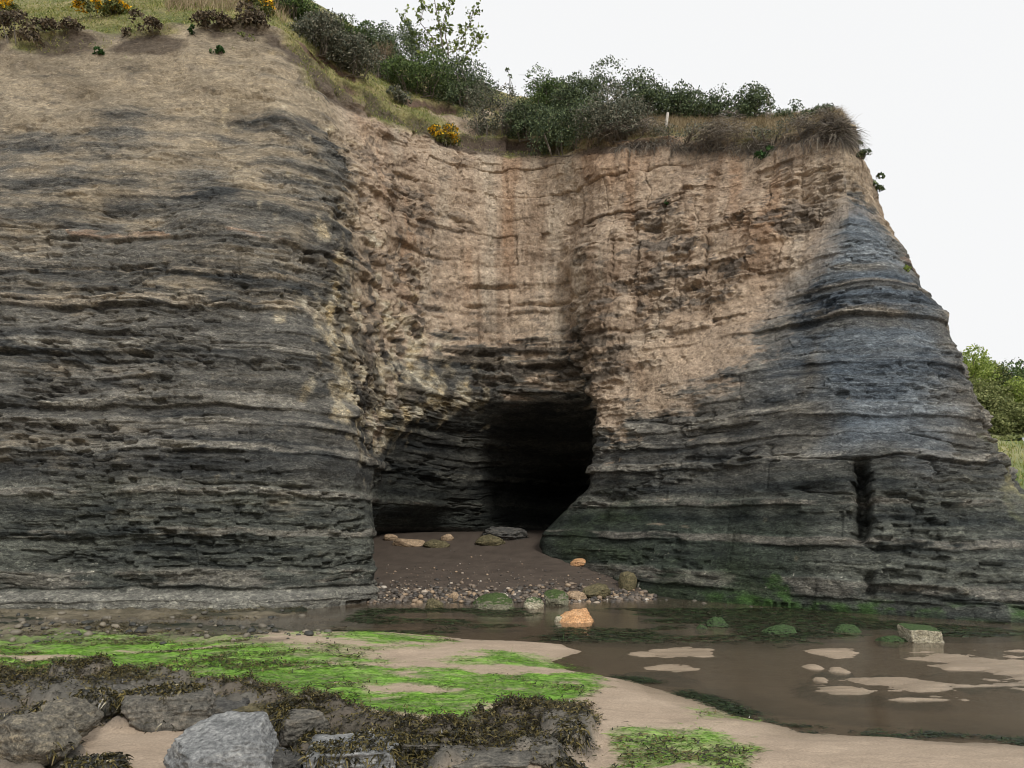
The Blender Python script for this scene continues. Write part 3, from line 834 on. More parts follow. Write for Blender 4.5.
GZ2 = GZ + rock_lump + cavefloor * .012 * w2 + algae * (.022 * np.clip(w3, -.4, 1) + .02 * w1) + (1 - shore * 0) * np.where(GZ > .03, .006 * w3, 0)
GM, nt, out = new_mat('beach_sand')
at = N(nt, 'ShaderNodeAttribute', attribute_name='Col').outputs[0]
wt_ = N(nt, 'ShaderNodeAttribute', attribute_name='wet').outputs['Fac']
n1_ = noise_tex(nt, 60, 6, 0.7)
n2_ = noise_tex(nt, 9, 4, 0.6, zs=(.6, 2, 1))
v1 = ramp(nt, n1_, [(0.25, (.6, .6, .6)), (0.75, (1.35, 1.34, 1.32))])
c = mix_rgb(nt, at, v1, 0.8, 'MULTIPLY')
hb = N(nt, 'ShaderNodeMath', {0: n1_, 1: n2_}, operation='ADD')
bp = N(nt, 'ShaderNodeBump', {'Strength': 0.5, 'Distance': 0.02, 'Height': hb.outputs[0]})
ro = N(nt, 'ShaderNodeMapRange', {'Value': wt_, 'To Min': .85, 'To Max': .45})
b = N(nt, 'ShaderNodeBsdfPrincipled', {'Base Color': c, 'Roughness': ro.outputs[0], 'Normal': bp.outputs[0], 'Specular IOR Level': 0.3})
nt.links.new(b.outputs[0], out.inputs[0])
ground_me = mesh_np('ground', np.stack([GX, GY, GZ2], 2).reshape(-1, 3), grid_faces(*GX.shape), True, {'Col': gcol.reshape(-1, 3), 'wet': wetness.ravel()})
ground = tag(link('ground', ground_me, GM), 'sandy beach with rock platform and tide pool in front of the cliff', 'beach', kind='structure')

# water of the tide pool
WM, nt, out = new_mat('pool_water')
tc = N(nt, 'ShaderNodeTexCoord').outputs['Object']
rp = noise_tex(nt, 5, 3, .5, vec=tc, zs=(.8, 2.2, 1))
rp2 = noise_tex(nt, 24, 2, .5, vec=tc, zs=(.7, 2.2, 1))
hb = N(nt, 'ShaderNodeMath', {0: rp, 1: rp2}, operation='ADD')
bp = N(nt, 'ShaderNodeBump', {'Strength': .035, 'Distance': .05, 'Height': hb.outputs[0]})
fr = N(nt, 'ShaderNodeFresnel', {'IOR': 1.4, 'Normal': bp.outputs[0]})
gl = N(nt, 'ShaderNodeBsdfGlossy', {'Color': (1, 1, 1, 1), 'Roughness': .015, 'Normal': bp.outputs[0]})
tr = N(nt, 'ShaderNodeBsdfTransparent', {'Color': (.88, .83, .75, 1)})
df = N(nt, 'ShaderNodeBsdfDiffuse', {'Color': (.235, .185, .13, 1)})
m1 = N(nt, 'ShaderNodeMixShader', {0: .3, 1: tr.outputs[0], 2: df.outputs[0]})
m2 = N(nt, 'ShaderNodeMixShader', {0: fr.outputs[0], 1: m1.outputs[0], 2: gl.outputs[0]})
nt.links.new(m2.outputs[0], out.inputs[0])
wv = np.array([(-14, 3.2, 0.0), (26, 3.2, 0), (26, 19, 0), (-14, 19, 0)])
water = tag(link('water', mesh_np('water', wv, np.array([[0, 1, 2, 3]])), WM), 'shallow brown tide pool at the foot of the cliff', 'water', kind='structure')

# ------------------------------------------------------------------ plants
def rand_unit(n):
    v = RNG.normal(size=(n, 3))
    return v / np.linalg.norm(v, axis=1, keepdims=True)


def leaf_quads(p, size, aspect=.5, upness=0.3, jitter=.4):
    """folded diamond leaves at points p"""
    n = len(p)
    a = rand_unit(n)
    a[:, 2] += upness
    a /= np.linalg.norm(a, axis=1, keepdims=True)
    b = np.cross(a, rand_unit(n))
    b /= np.linalg.norm(b, axis=1, keepdims=True) + 1e-9
    s = size * (1 + jitter * RNG.uniform(-1, 1, (n, 1)))
    v = np.stack([p - a * s * .5, p + b * s * aspect * .5, p + a * s * .5, p - b * s * aspect * .5], 1)
    return v.reshape(-1, 3), np.arange(4 * n).reshape(n, 4)


def blades(p, d, ln, w, droop=.5, segs=2, wide=None):
    """ribbons that start at p, run along d and droop"""
    n = len(p)
    side = np.cross(d, rand_unit(n)) if wide is None else wide
    side /= np.linalg.norm(side, axis=1, keepdims=True) + 1e-9
    vs, fs = [], []
    for k in range(segs + 1):
        t = k / segs
        c = p + d * (ln * t)[:, None]
        c[:, 2] -= droop * ln * t * t
        ww = (w * (1 - .75 * t))[:, None]
        vs += [c - side * ww * .5, c + side * ww * .5]
    v = np.stack(vs, 1).reshape(-1, 3)
    m = 2 * (segs + 1)
    f = []
    for k in range(segs):
        b0 = np.arange(n) * m + 2 * k
        f.append(np.stack([b0, b0 + 1, b0 + 3, b0 + 2], 1))
    return v, np.concatenate(f, 0)


def tubes(lines, k=5):
    """lines: list of (points Nx3, radii N)"""
    V, F, o = [], [], 0
    for pts, rad in lines:
        pts = np.asarray(pts, float)
        d = np.gradient(pts, axis=0)
        d /= np.linalg.norm(d, axis=1, keepdims=True) + 1e-9
        ref = np.array((.3, .9, .1)) if abs(d[0, 1]) < .8 else np.array((.9, .2, .1))
        a = np.cross(d, ref); a /= np.linalg.norm(a, axis=1, keepdims=True) + 1e-9
        b_ = np.cross(d, a)
        th = np.arange(k) * 2 * math.pi / k
        r = np.asarray(rad, float)[:, None, None]
        ring = pts[:, None] + r * (a[:, None] * np.cos(th)[None, :, None] + b_[:, None] * np.sin(th)[None, :, None])
        V.append(ring.reshape(-1, 3))
        n = len(pts)
        i = (np.arange(n - 1)[:, None] * k + np.arange(k)[None]).ravel()
        j = (np.arange(n - 1)[:, None] * k + (np.arange(k)[None] + 1) % k).ravel()
        F.append(np.stack([i, j, j + k, i + k], 1) + o)
        o += len(pts) * k
    return np.concatenate(V), np.concatenate(F)


def wiggle(p0, p1, n=5, amp=.1):
    t = np.linspace(0, 1, n)[:, None]
    p = p0 + (p1 - p0) * t
    p[1:-1] += RNG.normal(size=(n - 2, 3)) * amp * np.linalg.norm(p1 - p0)
    return p


LM = {
    'dark': leaf_material('dark_leaves', [(0, (.035, .055, .034)), (.5, (.085, .118, .06)), (1, (.18, .225, .105))], trans=.12, spec=.35),
    'green': leaf_material('green_leaves', [(0, (.035, .058, .026)), (.5, (.085, .13, .046)), (1, (.18, .25, .08))], trans=.18),
    'grey': leaf_material('grey_green_leaves', [(0, (.055, .065, .048)), (.5, (.125, .135, .095)), (1, (.25, .24, .18))], trans=.1),
    'heather': leaf_material('brown_heather', [(0, (.032, .026, .018)), (.5, (.095, .074, .05)), (1, (.20, .16, .105))], trans=.1),
    'gorse': leaf_material('gorse_needles', [(0, (.035, .045, .016)), (.5, (.09, .11, .03)), (1, (.19, .18, .06))], trans=.1),
    'bramble': leaf_material('bramble_stems', [(0, (.06, .055, .05)), (.5, (.19, .17, .145)), (1, (.42, .37, .29))], trans=.1),
    'dead': leaf_material('dead_stems', [(0, (.10, .075, .05)), (.5, (.22, .165, .11)), (1, (.38, .30, .2))], trans=.1),
    'yellow': leaf_material('yellow_flowers', [(0, (.55, .26, .01)), (.5, (.75, .42, .015)), (1, (.85, .58, .04))], trans=.2),
    'spring': leaf_material('spring_leaves', [(0, (.12, .17, .04)), (.5, (.28, .36, .08)), (1, (.45, .50, .16))], trans=.35),
    'olive': leaf_material('olive_leaves', [(0, (.075, .095, .03)), (.5, (.17, .195, .07)), (1, (.30, .31, .13))], trans=.25),
    'sapling': leaf_material('sapling_leaves', [(0, (.06, .085, .025)), (.5, (.15, .20, .05)), (1, (.30, .36, .10))], trans=.4),
    'tuft': leaf_material('tuft_leaves', [(0, (.015, .04, .012)), (.5, (.035, .085, .025)), (1, (.07, .14, .04))], trans=.15),
}
BARK = plain_material('grey_bark', (.09, .08, .07), (.27, .24, .2), 30, .9, .3)


def bush(name, label, cat, px, top, w, d=None, base=None, style='dark', group=None, n=2600, leaf=.10, twigs=14, gaps=.1, lobes=9, flowers=0, depth=.8, aspect=.55):
    if base is not None:
        h = hit(px, base)
        b0 = h if h is not None else P(px, base, d or 18)
    else:
        q = P(px, top, d)
        z = drop(q[0], q[1])
        b0 = np.array((q[0], q[1], z if z is not None else q[2] - 1))
    sc = b0[1] / FPX
    wid = w * sc
    ztop = P(px, top, b0[1])[2]
    hgt = max(ztop - b0[2], .12)
    root = tag(link(name, None, loc=Vector(b0 - np.array((0, 0, .03)))), label, cat, group)
    # lobes: uneven clumps filling the crown
    cs, rs = [], []
    for k in range(lobes):
        a = RNG.uniform(0, 6.28)
        r = RNG.uniform(.15, 1) ** .6
        lr = RNG.uniform(.30, .50) * min(wid, 1.6 * hgt) * .58
        c_ = np.array((math.cos(a) * r * max(wid * .5 - lr * .8, .02), math.sin(a) * r * max(wid * .5 - lr, .02) * depth, 0))
        c_[2] = max(hgt - lr - RNG.uniform(0, 1.0) ** .8 * max(hgt - lr * 1.2, 0), lr * .35)
        cs.append(c_); rs.append(lr)
    k0 = int(np.argmax([c_[2] for c_ in cs]))
    cs[k0][2] = hgt - rs[k0] * .9
    cs, rs = np.array(cs), np.array(rs)
    idx = RNG.choice(lobes, n, p=rs ** 2 / (rs ** 2).sum())
    u = rand_unit(n)
    u[:, 2] = np.where(u[:, 2] < -.4, -u[:, 2], u[:, 2])
    rad = rs[idx] * (RNG.uniform(.35, 1.0, n) ** .45) * (1 + .28 * vn(u[:, 0] * 3 + idx, u[:, 1] * 3, u[:, 2] * 3, 5))
    p = cs[idx] + u * rad[:, None] * np.array((1, 1, .9))
    keep = fbm(p[:, 0] * 2.2 / max(wid, .4) * 1.6, p[:, 1] * 2, p[:, 2] * 2.2 / max(hgt, .4), 3, int(px) % 97) > -.35 + gaps
    p = p[keep & (p[:, 2] > -.02)]
    if style in ('bramble', 'dead'):
        dd = rand_unit(len(p)); dd[:, 2] = np.abs(dd[:, 2]) * (1 if style == 'dead' else .6) + (.8 if style == 'dead' else 0)
        dd /= np.linalg.norm(dd, axis=1, keepdims=True)
        v, f = blades(p, dd, RNG.uniform(.5, 1.3, len(p)) * leaf * 2.6, np.full(len(p), .013), .5)
    else:
        v, f = leaf_quads(p, leaf, aspect, .35 if style != 'gorse' else .8)
    link('foliage', mesh_np('foliage', v, f, False), LM[style], root)
    if flowers:
        top_p = p[(p[:, 2] > hgt * .35)]
        sel = top_p[fbm(top_p[:, 0] * 3, top_p[:, 1] * 3, top_p[:, 2] * 3, 2, int(px) % 53) > -.05]
        sel = sel[RNG.permutation(len(sel))[:flowers]]
        if len(sel):
            v, f = leaf_quads(sel + rand_unit(len(sel)) * .03, .085, .8, .2)
            link('blossom', mesh_np('blossom', v, f, False), LM['yellow'], root)
    if twigs:
        ln = []
        for k in range(twigs):
            c_ = cs[RNG.integers(lobes)]
            e = c_ + rand_unit(1)[0] * rs.mean() * RNG.uniform(.5, 1.25)
            e[2] = min(abs(e[2]), hgt * 1.04)
            s0 = np.array((c_[0] * .7, c_[1] * .7 + .12 * wid * depth, 0))
            pts = np.concatenate([np.array([(0, 0, -.03)]), wiggle(s0, c_, 4, .06), wiggle(c_, e, 4, .08)[1:]])
            r0 = .008 + .004 * wid
            ln.append((pts, np.linspace(r0, .004, len(pts))))
        v, f = tubes(ln, 4)
        link('stem', mesh_np('stem', v, f), BARK, root)
    return root


GB = 'shrubs along the cliff top'
GG = 'yellow flowering gorse bushes'
GH = 'brown heather clumps along the cliff edge'
GR = 'bramble clumps along the cliff edge'
# west headland
bush('heather', 'dark brown heather clump on the cliff edge at the far left corner', 'heather', 14, 8, 62, base=44, style='heather', group=GH, n=2200, leaf=.09, twigs=8)
bush('heather', 'low brown heather fringe under the grass between two yellow gorse bushes', 'heather', 58, 14, 58, base=32, style='heather', group=GH, n=1300, leaf=.08, twigs=5, lobes=12)
bush('heather', 'brown heather tuft overhanging the grassy edge of the west headland', 'heather', 150, 20, 70, base=36, style='heather', group=GH, n=1200, leaf=.08, twigs=4, lobes=12)
bush('heather', 'dark heather clump just left of the gorse at the headland corner', 'heather', 212, 10, 60, base=30, style='heather', group=GH, n=1700, leaf=.08, twigs=6)
bush('heather', 'dark leggy heather hanging below the gorse at the headland corner', 'heather', 252, 2, 46, base=30, style='heather', group=GH, n=1600, leaf=.09, twigs=10)
bush('gorse_bush', 'yellow gorse bush cut off by the upper left picture corner', 'gorse', 6, -8, 46, d=18.9, style='gorse', group=GG, n=1800, leaf=.07, flowers=700, twigs=6)
bush('gorse_bush', 'wide yellow gorse bush in the grass above the west headland', 'gorse', 104, -6, 70, d=18.9, style='gorse', group=GG, n=2200, leaf=.07, flowers=1300, twigs=6)
bush('gorse_bush', 'orange yellow gorse bush at the right corner of the west headland', 'gorse', 260, -8, 40, d=18.8, style='gorse', group=GG, n=1800, leaf=.07, flowers=800, twigs=8)
bush('gorse_bush', 'small yellow gorse bush alone on the bare slope above the cove', 'gorse', 445, 122, 40, base=146, style='gorse', group=GG, n=1500, leaf=.065, flowers=420, twigs=8)
# thicket down the gully
for (lab, px, top, w, bs, d, st, gp, nn) in [
        ('tall green leafy shrub beside the orange gorse of the headland corner', 293, -8, 62, None, 20.3, 'green', .0, 6000),
        ('dull grey-green shrub with bare twigs right of the tall green shrub', 318, 6, 84, 54, 0, 'grey', .04, 6500),
        ('green-topped shrub on the skyline above the steep grass bank', 346, 16, 74, None, 23.6, 'green', .03, 5500),
        ('grey-brown twiggy shrub above the dark soil step of the bank', 348, 36, 74, 74, 0, 'grey', .04, 5500),
        ('dark dense shrub behind the dead straw-coloured bush', 376, 30, 80, None, 24, 'dark', .0, 6000),
        ('rounded dark shrub on the skyline left of the sapling', 402, 24, 70, None, 26, 'dark', .02, 5000),
        ('broad dark green bush directly below the sapling', 418, 52, 124, 96, 0, 'green', .0, 9000),
        ('dark bush with ragged right edge at the end of the sapling thicket', 472, 56, 88, 110, 0, 'dark', .02, 7000),
        ('grey-green straggly bush leaning over the bare red soil', 496, 80, 76, 136, 0, 'grey', .06, 5500),
        ('light green bush on the skyline right of the gap in the thicket', 548, 72, 74, None, 23.6, 'green', .0, 6000),
        ('tallest dark round bush of the thicket on the east side', 588, 62, 86, None, 22.8, 'dark', .0, 8000),
        ('large dark bush drooping over the clay at the head of the cove', 570, 98, 100, 154, 0, 'dark', .0, 9000),
        ('grey twiggy bush below the tallest round bush', 612, 88, 92, 142, 0, 'grey', .03, 8000),
        ('dark bush with an uneven top right of the tallest round bush', 642, 71, 76, None, 22.4, 'dark', .03, 6000),
        ('low dark bush filling the bank left of the drooping bush', 532, 102, 60, 138, 0, 'dark', .04, 5000),
        ('dark spiky bush behind the white post', 672, 84, 60, None, 22.4, 'dark', .1, 4500),
        ('small open dark bush on the skyline with sky showing through', 706, 85, 66, None, 22.2, 'dark', .18, 4200),
        ('last dark bush of the skyline before the bare turf edge', 746, 83, 60, None, 21.6, 'dark', .14, 4200)]:
    bush('shrub', lab, 'shrub', px, top, w, d=d, base=bs, style=st, group=GB, n=int(nn * 1.7), leaf=.066, twigs=34, gaps=gp + .05, lobes=22)
bush('shrub', 'small grey shrub on the grassy step of the gully', 'shrub', 396, 86, 44, base=104, style='grey', group=GB, n=1500, leaf=.08, twigs=8)
bush('dead_bush', 'dead straw-coloured bush standing between dark shrubs', 'bush', 383, 42, 44, d=22.6, style='dead', n=900, leaf=.14, twigs=18)
for (lab, px, top, w, b_) in [
        ('grey bramble tangle hanging below the grey twiggy bush', 632, 112, 84, 140), ('grey-brown bramble tangle below the white post', 682, 114, 84, 144),
        ('brown bramble tangle under the small open skyline bush', 728, 112, 80, 146), ('thick dark bramble tangle on the overhanging turf', 775, 110, 80, 142),
        ('bramble tangle at the east corner of the cliff top', 818, 107, 60, 132), ('ragged bramble tuft on the outermost corner of the cliff top', 836, 114, 26, 134)]:
    bush('bramble', lab, 'bramble', px, top + 4, w, base=b_, style='grey' if px in (682, 775) else 'bramble', group=GR, n=1900, leaf=.10 if px not in (682, 775) else .05, twigs=34, lobes=16)
    c_ = COL.objects[-1]
for (lab, px, top, w, b_) in [('low dark scrub on the turf right of the last skyline bush', 786, 101, 44, 122), ('lowest dark scrub at the east end of the cliff top', 818, 103, 40, 120)]:
    bush('shrub', lab, 'shrub', px, top, w, base=b_, style='dark', group=GB, n=1800, leaf=.06, twigs=26, gaps=.14, lobes=12)
for (lab, px, top, w, d) in [('thin twig shrub standing in the gap of the thicket', 508, 68, 12, 23.5), ('thin twig shrub standing on the turf past the last skyline bush', 768, 90, 14, 20.5)]:
    bush('twig_shrub', lab, 'shrub', px, top, w, d=d, style='dark', group=GB, n=60, leaf=.09, twigs=7, lobes=4)
GT = 'small plants growing on the cliff face'
for (lab, px, b_, w, top, st) in [
        ('small dark green plant on bare soil below the wide gorse', 98, 54, 18, 46, 'tuft'), ('pair of flat green plants just under the heather edge', 197, 35, 34, 28, 'tuft'),
        ('olive grass tuft on the soil under the headland corner', 240, 40, 30, 28, 'olive'), ('single dark green plant below the olive grass tuft', 218, 54, 18, 46, 'tuft'),
        ('green creeper hanging under the turf at the east corner', 765, 158, 22, 146, 'tuft'), ('tiny green plant in the middle of the east clay wall', 667, 204, 8, 196, 'tuft'),
        ('dark straggly plant sticking out below the east turf corner', 862, 156, 22, 138, 'dark'), ('dark plant on the east skyline halfway down the tan rock', 876, 190, 20, 172, 'dark'),
        ('small bright green sprig on the blue-grey skyline edge', 908, 272, 12, 263, 'spring')]:
    bush('plant', lab, 'plant', px, top, w, base=b_, d=17, style=st, group=GT, n=160 if w < 15 else 420, leaf=.05 if w < 15 else .07, twigs=4, lobes=5)

# sapling
q = P(440, 60, 25.6)
zb = drop(q[0], q[1])
tb = np.array((q[0], q[1], zb))
sap = tag(link('sapling', None, loc=Vector(tb)), 'thin young tree with sparse light green leaves rising above the thicket', 'tree')
ln, lp = [], []
for (tx, ty, r0) in [(418, -6, .03), (436, -24, .045), (452, -14, .035), (474, 6, .03), (404, 12, .025), (486, 30, .02)]:
    e = P(tx, ty, 25.6 + RNG.uniform(-.6, .6)) - tb
    pts = wiggle(np.zeros(3), e, 7, .025)
    ln.append((pts, np.linspace(r0, .006, 7)))
    for k in range(26):
        t = RNG.uniform(.3, 1)
        i = int(t * 6 * .999)
        s0 = pts[i] + (pts[i + 1] - pts[i]) * (t * 6 - i)
        dr = rand_unit(1)[0]; dr[2] = abs(dr[2]) * .7
        e2 = s0 + dr * RNG.uniform(.2, .6)
        ln.append((wiggle(s0, e2, 4, .08), np.linspace(.008, .003, 4)))
        m_ = RNG.integers(4, 15)
        lp.append(s0 + (e2 - s0) * RNG.uniform(.3, 1.1, (m_, 1)) + RNG.normal(size=(m_, 3)) * .05)
v, f = tubes(ln, 5)
link('trunk', mesh_np('trunk', v, f), BARK, sap)
v, f = leaf_quads(np.concatenate(lp), .135, .62, .2)
link('crown', mesh_np('crown', v, f, False), LM['sapling'], sap)

# post in the bramble
PW = plain_material('weathered_wood', (.42, .39, .34), (.62, .58, .52), 40, .9, .2)
h = hit(667, 128)
h = h if h is not None else P(667, 128, 20)
bm = bmesh.new()
bmesh.ops.create_cone(bm, cap_ends=True, segments=8, radius1=.045, radius2=.038, depth=.5)
bmesh.ops.bevel(bm, geom=[e for e in bm.edges if e.calc_length() < .06], offset=.008, segments=1, affect='EDGES')
me = bpy.data.meshes.new('post'); bm.to_mesh(me); bm.free()
po = tag(link('wooden_post', me, PW, loc=(h[0], h[1], h[2] + .22)), 'short pale leaning wooden post standing in the bramble on the cliff top', 'post')
po.rotation_euler = (0, math.radians(9), 0)

# grass: on the tops, where the turf is
gw2 = gw * (VV > 7.0) * (VV < 10.4)
flat = gw2.ravel()
area = np.linalg.norm(np.cross(np.gradient(pos, axis=1), np.gradient(pos, axis=0)), axis=2).ravel()
prob = flat * area * (np.where(UU > 15, 1.2, 1.0)).ravel() * (UU.ravel() > 1.0) * (UU.ravel() < 21.5)
prob = prob / (1 + (np.maximum(VV.ravel() - 9.3, 0) * 4))
prob /= prob.sum()


def grass(name, label, n, sel, ln, wd_, mat, droop=.7, lean=.5):
    pr = prob * sel.ravel()
    pr /= pr.sum()
    i = RNG.choice(len(pr), n, p=pr)
    p = pos.reshape(-1, 3)[i] + RNG.normal(size=(n, 3)) * .02
    d = rand_unit(n) * lean
    d[:, 2] = np.abs(d[:, 2]) + .75
    d /= np.linalg.norm(d, axis=1, keepdims=True)
    L_ = RNG.uniform(.5, 1.3, n) * ln
    v, f = blades(p, d, L_, np.full(n, wd_), droop)
    return tag(link(name, mesh_np(name, v, f, False), mat), label, kind='stuff')


GM1 = leaf_material('grass_blades', [(0, (.08, .12, .025)), (.4, (.19, .24, .05)), (.75, (.36, .34, .11)), (1, (.52, .45, .22))], trans=.3)
GM2 = leaf_material('dry_grass_blades', [(0, (.13, .10, .06)), (.5, (.27, .21, .12)), (1, (.46, .37, .24))], trans=.25)
grass('grass', 'yellow-green grass on the cliff top and the gully ledges', 60000, (UU < 15) * 1.0, .20, .014, GM1)
grass('dry_grass', 'dry straw-coloured grass along the eastern cliff top', 26000, (UU >= 14) * (VV > 7.7) * 1.0, .42, .011, GM2, .5, .45)
grass('dry_grass', 'tall dead grass behind the gorse of the west headland', 3500, (UU > 4.3) * (UU < 6.3) * (VV > 8.7) * (VV < 9.7) * 1.0, .55, .014, GM2, .3, .3)
# roots and dead stalks hanging under the eastern turf
sel = ((UU > 15.2) & (UU < 20.6) & (VV > 7.72) & (VV < 8.05)).ravel() * 1.0
i = RNG.choice(len(sel), 3800, p=sel / sel.sum())
p = pos.reshape(-1, 3)[i]
d = rand_unit(len(p)) * .6
d[:, 1] = -np.abs(d[:, 1]) - .2
d[:, 2] -= .35
d /= np.linalg.norm(d, axis=1, keepdims=True)
v, f = blades(p, d, RNG.uniform(.1, .5, len(p)), np.full(len(p), .012), .5)
tag(link('hanging_roots', mesh_np('hanging_roots', v, f, False), LM['bramble']), 'dead roots and stalks hanging below the turf edge', kind='stuff')

# ------------------------------------------------------------------ the far hillside
hx = np.concatenate([np.arange(14, 30, 2.0), np.arange(30, 62, .5), np.arange(62, 220, 4.0)])
hy = np.concatenate([np.arange(31, 62, .5), np.arange(62, 100, 1.0), np.arange(100, 260, 6.0)])
HX, HY = np.meshgrid(hx, hy)
PYS = [30, 34, 40, 45, 54, 55, 60, 61, 66, 78, 100, 160, 260]
PZS = [-.5, .3, 1.4, 3.0, 6.4, 6.75, 6.8, 7.0, 9.5, 13.6, 16, 18, 20]


def hill_z(x, y):
    t = 1 - .45 * ss(60, 200, x)
    return np.interp(y, PYS, PZS) * t + .5 * fbm(x * .08, y * .08, 0 * x, 3, 401) * ss(45, 66, y) + .12 * fbm(x * .5, y * .5, 0 * x, 3, 402)


HZ = hill_z(HX, HY)
hn = fbm(HX * .3, HY * .3, 0 * HX, 4, 405)
hc = mixc(np.broadcast_to(C3(.10, .15, .04), HX.shape + (3,)), np.broadcast_to(C3(.30, .28, .14), HX.shape + (3,)), .5 + .5 * np.clip(1.8 * hn, -1, 1))
HM, nt, out = new_mat('hill_grass')
at = N(nt, 'ShaderNodeAttribute', attribute_name='Col').outputs[0]
n1_ = noise_tex(nt, 3, 6, .7)
c = mix_rgb(nt, at, ramp(nt, n1_, [(.3, (.6, .6, .6)), (.7, (1.3, 1.3, 1.3))]), .8, 'MULTIPLY')
b = N(nt, 'ShaderNodeBsdfPrincipled', {'Base Color': c, 'Roughness': .95})
nt.links.new(b.outputs[0], out.inputs[0])
tag(link('hill', mesh_np('hill', np.stack([HX, HY, HZ], 2).reshape(-1, 3), grid_faces(*HX.shape), True, {'Col': hc.reshape(-1, 3)}), HM), 'grassy hillside beyond the headland', kind='structure')
# pale paved path across the hillside
xs = np.arange(36.2, 140, 1.0)
pv = []
for x in xs:
    for y, dz in ((55.2, .0), (55.2, .16), (59.6, .16), (59.6, .0)):
        z = float(hill_z(np.array([x]), np.array([57.5]))[0]) + .05
        pv.append((x, y, z + dz - (.5 if dz == 0 else 0)))
tag(link('path', mesh_np('path', np.array(pv), grid_faces(len(xs), 4), False), plain_material('path_concrete', (.30, .33, .37), (.40, .43, .47), 3, .8, .1)), 'pale concrete path along the far hillside', kind='structure')
TG = 'trees on the far hillside'
for (lab, px, py, d, r, st) in [
        ('yellow-green tree peeping out from behind the cliff edge', 962, 370, 74, 2.4, 'spring'), ('bright yellow-green tree on the far ridge beside the cliff edge', 978, 374, 76, 2.3, 'spring'),
        ('round green tree on the far ridge left of the darkest crown', 996, 378, 77, 2.2, 'olive'), ('darkest round tree on the far ridge at the picture edge', 1014, 382, 77, 2.7, 'green'),
        ('rounded light tree beyond the picture edge on the far ridge', 1040, 384, 78, 2.8, 'olive'), ('light green tree in front of the darkest ridge tree', 1018, 400, 71, 2.0, 'spring'),
        ('olive tree in the middle of the far slope', 990, 396, 71, 2.1, 'olive'), ('olive thin-leaved tree behind the cliff edge on the far slope', 970, 396, 70, 2.3, 'olive'),
        ('olive tree standing low on the far slope above the path', 988, 418, 66, 2.0, 'olive'), ('pale green tree above the path at the picture edge', 1012, 422, 65, 1.9, 'olive'),
        ('dull bushy tree just above the pale path', 1000, 432, 63.5, 1.5, 'olive'), ('low light bush beside the pale path at the picture edge', 1022, 434, 63.5, 1.3, 'olive'), ('olive tree hiding behind the stepped cliff edge', 974, 416, 66.5, 1.8, 'olive')]:
    q = P(px, py, d)
    z = float(hill_z(np.array([q[0]]), np.array([q[1]]))[0])
    root = tag(link('tree', None, loc=(q[0], q[1], z - .1)), lab, 'tree', TG)
    hh = max(q[2] - z, r * .6)
    ln = [(wiggle(np.zeros(3), np.array((RNG.normal() * .2, RNG.normal() * .2, hh)), 5, .03), np.linspace(.16, .06, 5))]
    cs = [np.array((0, 0, hh))]
    for k in range(9):
        c_ = np.array((0, 0, hh)) + rand_unit(1)[0] * r * RNG.uniform(.4, .8) * np.array((1, 1, .75))
        cs.append(c_)
        ln.append((wiggle(np.array((0, 0, hh * .5)), c_, 4, .05), np.linspace(.07, .02, 4)))
    v, f = tubes(ln, 5)
    link('trunk', mesh_np('trunk', v, f), BARK, root)
    n = 2600
    cs = np.array(cs)
    idx = RNG.integers(0, len(cs), n)
    u = rand_unit(n)
    p = cs[idx] + u * (r * .5 * RNG.uniform(.4, 1, n) ** .4 * (1 + .3 * vn(u[:, 0] * 4 + idx, u[:, 1] * 4, u[:, 2] * 4, 8)))[:, None]
    p = p[p[:, 2] > .1]
    v, f = leaf_quads(p, .24, .65, .3)
    link('crown', mesh_np('crown', v, f, False), LM[st], root)
# scrub between the trees
n = 26000
x = RNG.uniform(34, 62, n); y = RNG.uniform(61.5, 84, n)
k_ = fbm(x * .35, y * .35, 0 * x, 3, 411) > -.15
x, y = x[k_], y[k_]
z = hill_z(x, y) + RNG.uniform(0, 1.3, len(x)) * (.6 + .6 * fbm(x * .5, y * .5, 0 * x, 2, 412))
v, f = leaf_quads(np.stack([x, y, z], 1), .26, .6, .3)
tag(link('undergrowth', mesh_np('undergrowth', v, f, False), LM['olive']), 'low scrub covering the far hillside', kind='stuff')
# grass on the bank and the foot of the headland
n = 16000
x = RNG.uniform(20, 46, n); y = RNG.uniform(33, 55, n)
d = rand_unit(n) * .5; d[:, 2] = np.abs(d[:, 2]) + .8
v, f = blades(np.stack([x, y, hill_z(x, y)], 1), d, RNG.uniform(.2, .6, n), np.full(n, .05), .6)
tag(link('grass', mesh_np('grass', v, f, False), GM1), 'rough grass on the bank beyond the headland', kind='stuff')

# ------------------------------------------------------------------ rocks
GROUND_BVH = None
sub = (slice(None, None, 2), slice(None, None, 2))
gv = np.stack([GX[sub], GY[sub], GZ2[sub]], 2)
keepx = (gx[::2] > -20) & (gx[::2] < 25)
keepy = (gy[::2] > 1) & (gy[::2] < 40)
gv = gv[keepy][:, keepx]
ground_bvh = BVHTree.FromPolygons([Vector(p) for p in gv.reshape(-1, 3)], [tuple(f) for f in grid_faces(*gv.shape[:2])])


def ghit(px, py):
    r = ray(px, py)
    h = ground_bvh.ray_cast(Vector((0, 0, CAM_H)), Vector(r).normalized())
    return np.array(h[0])


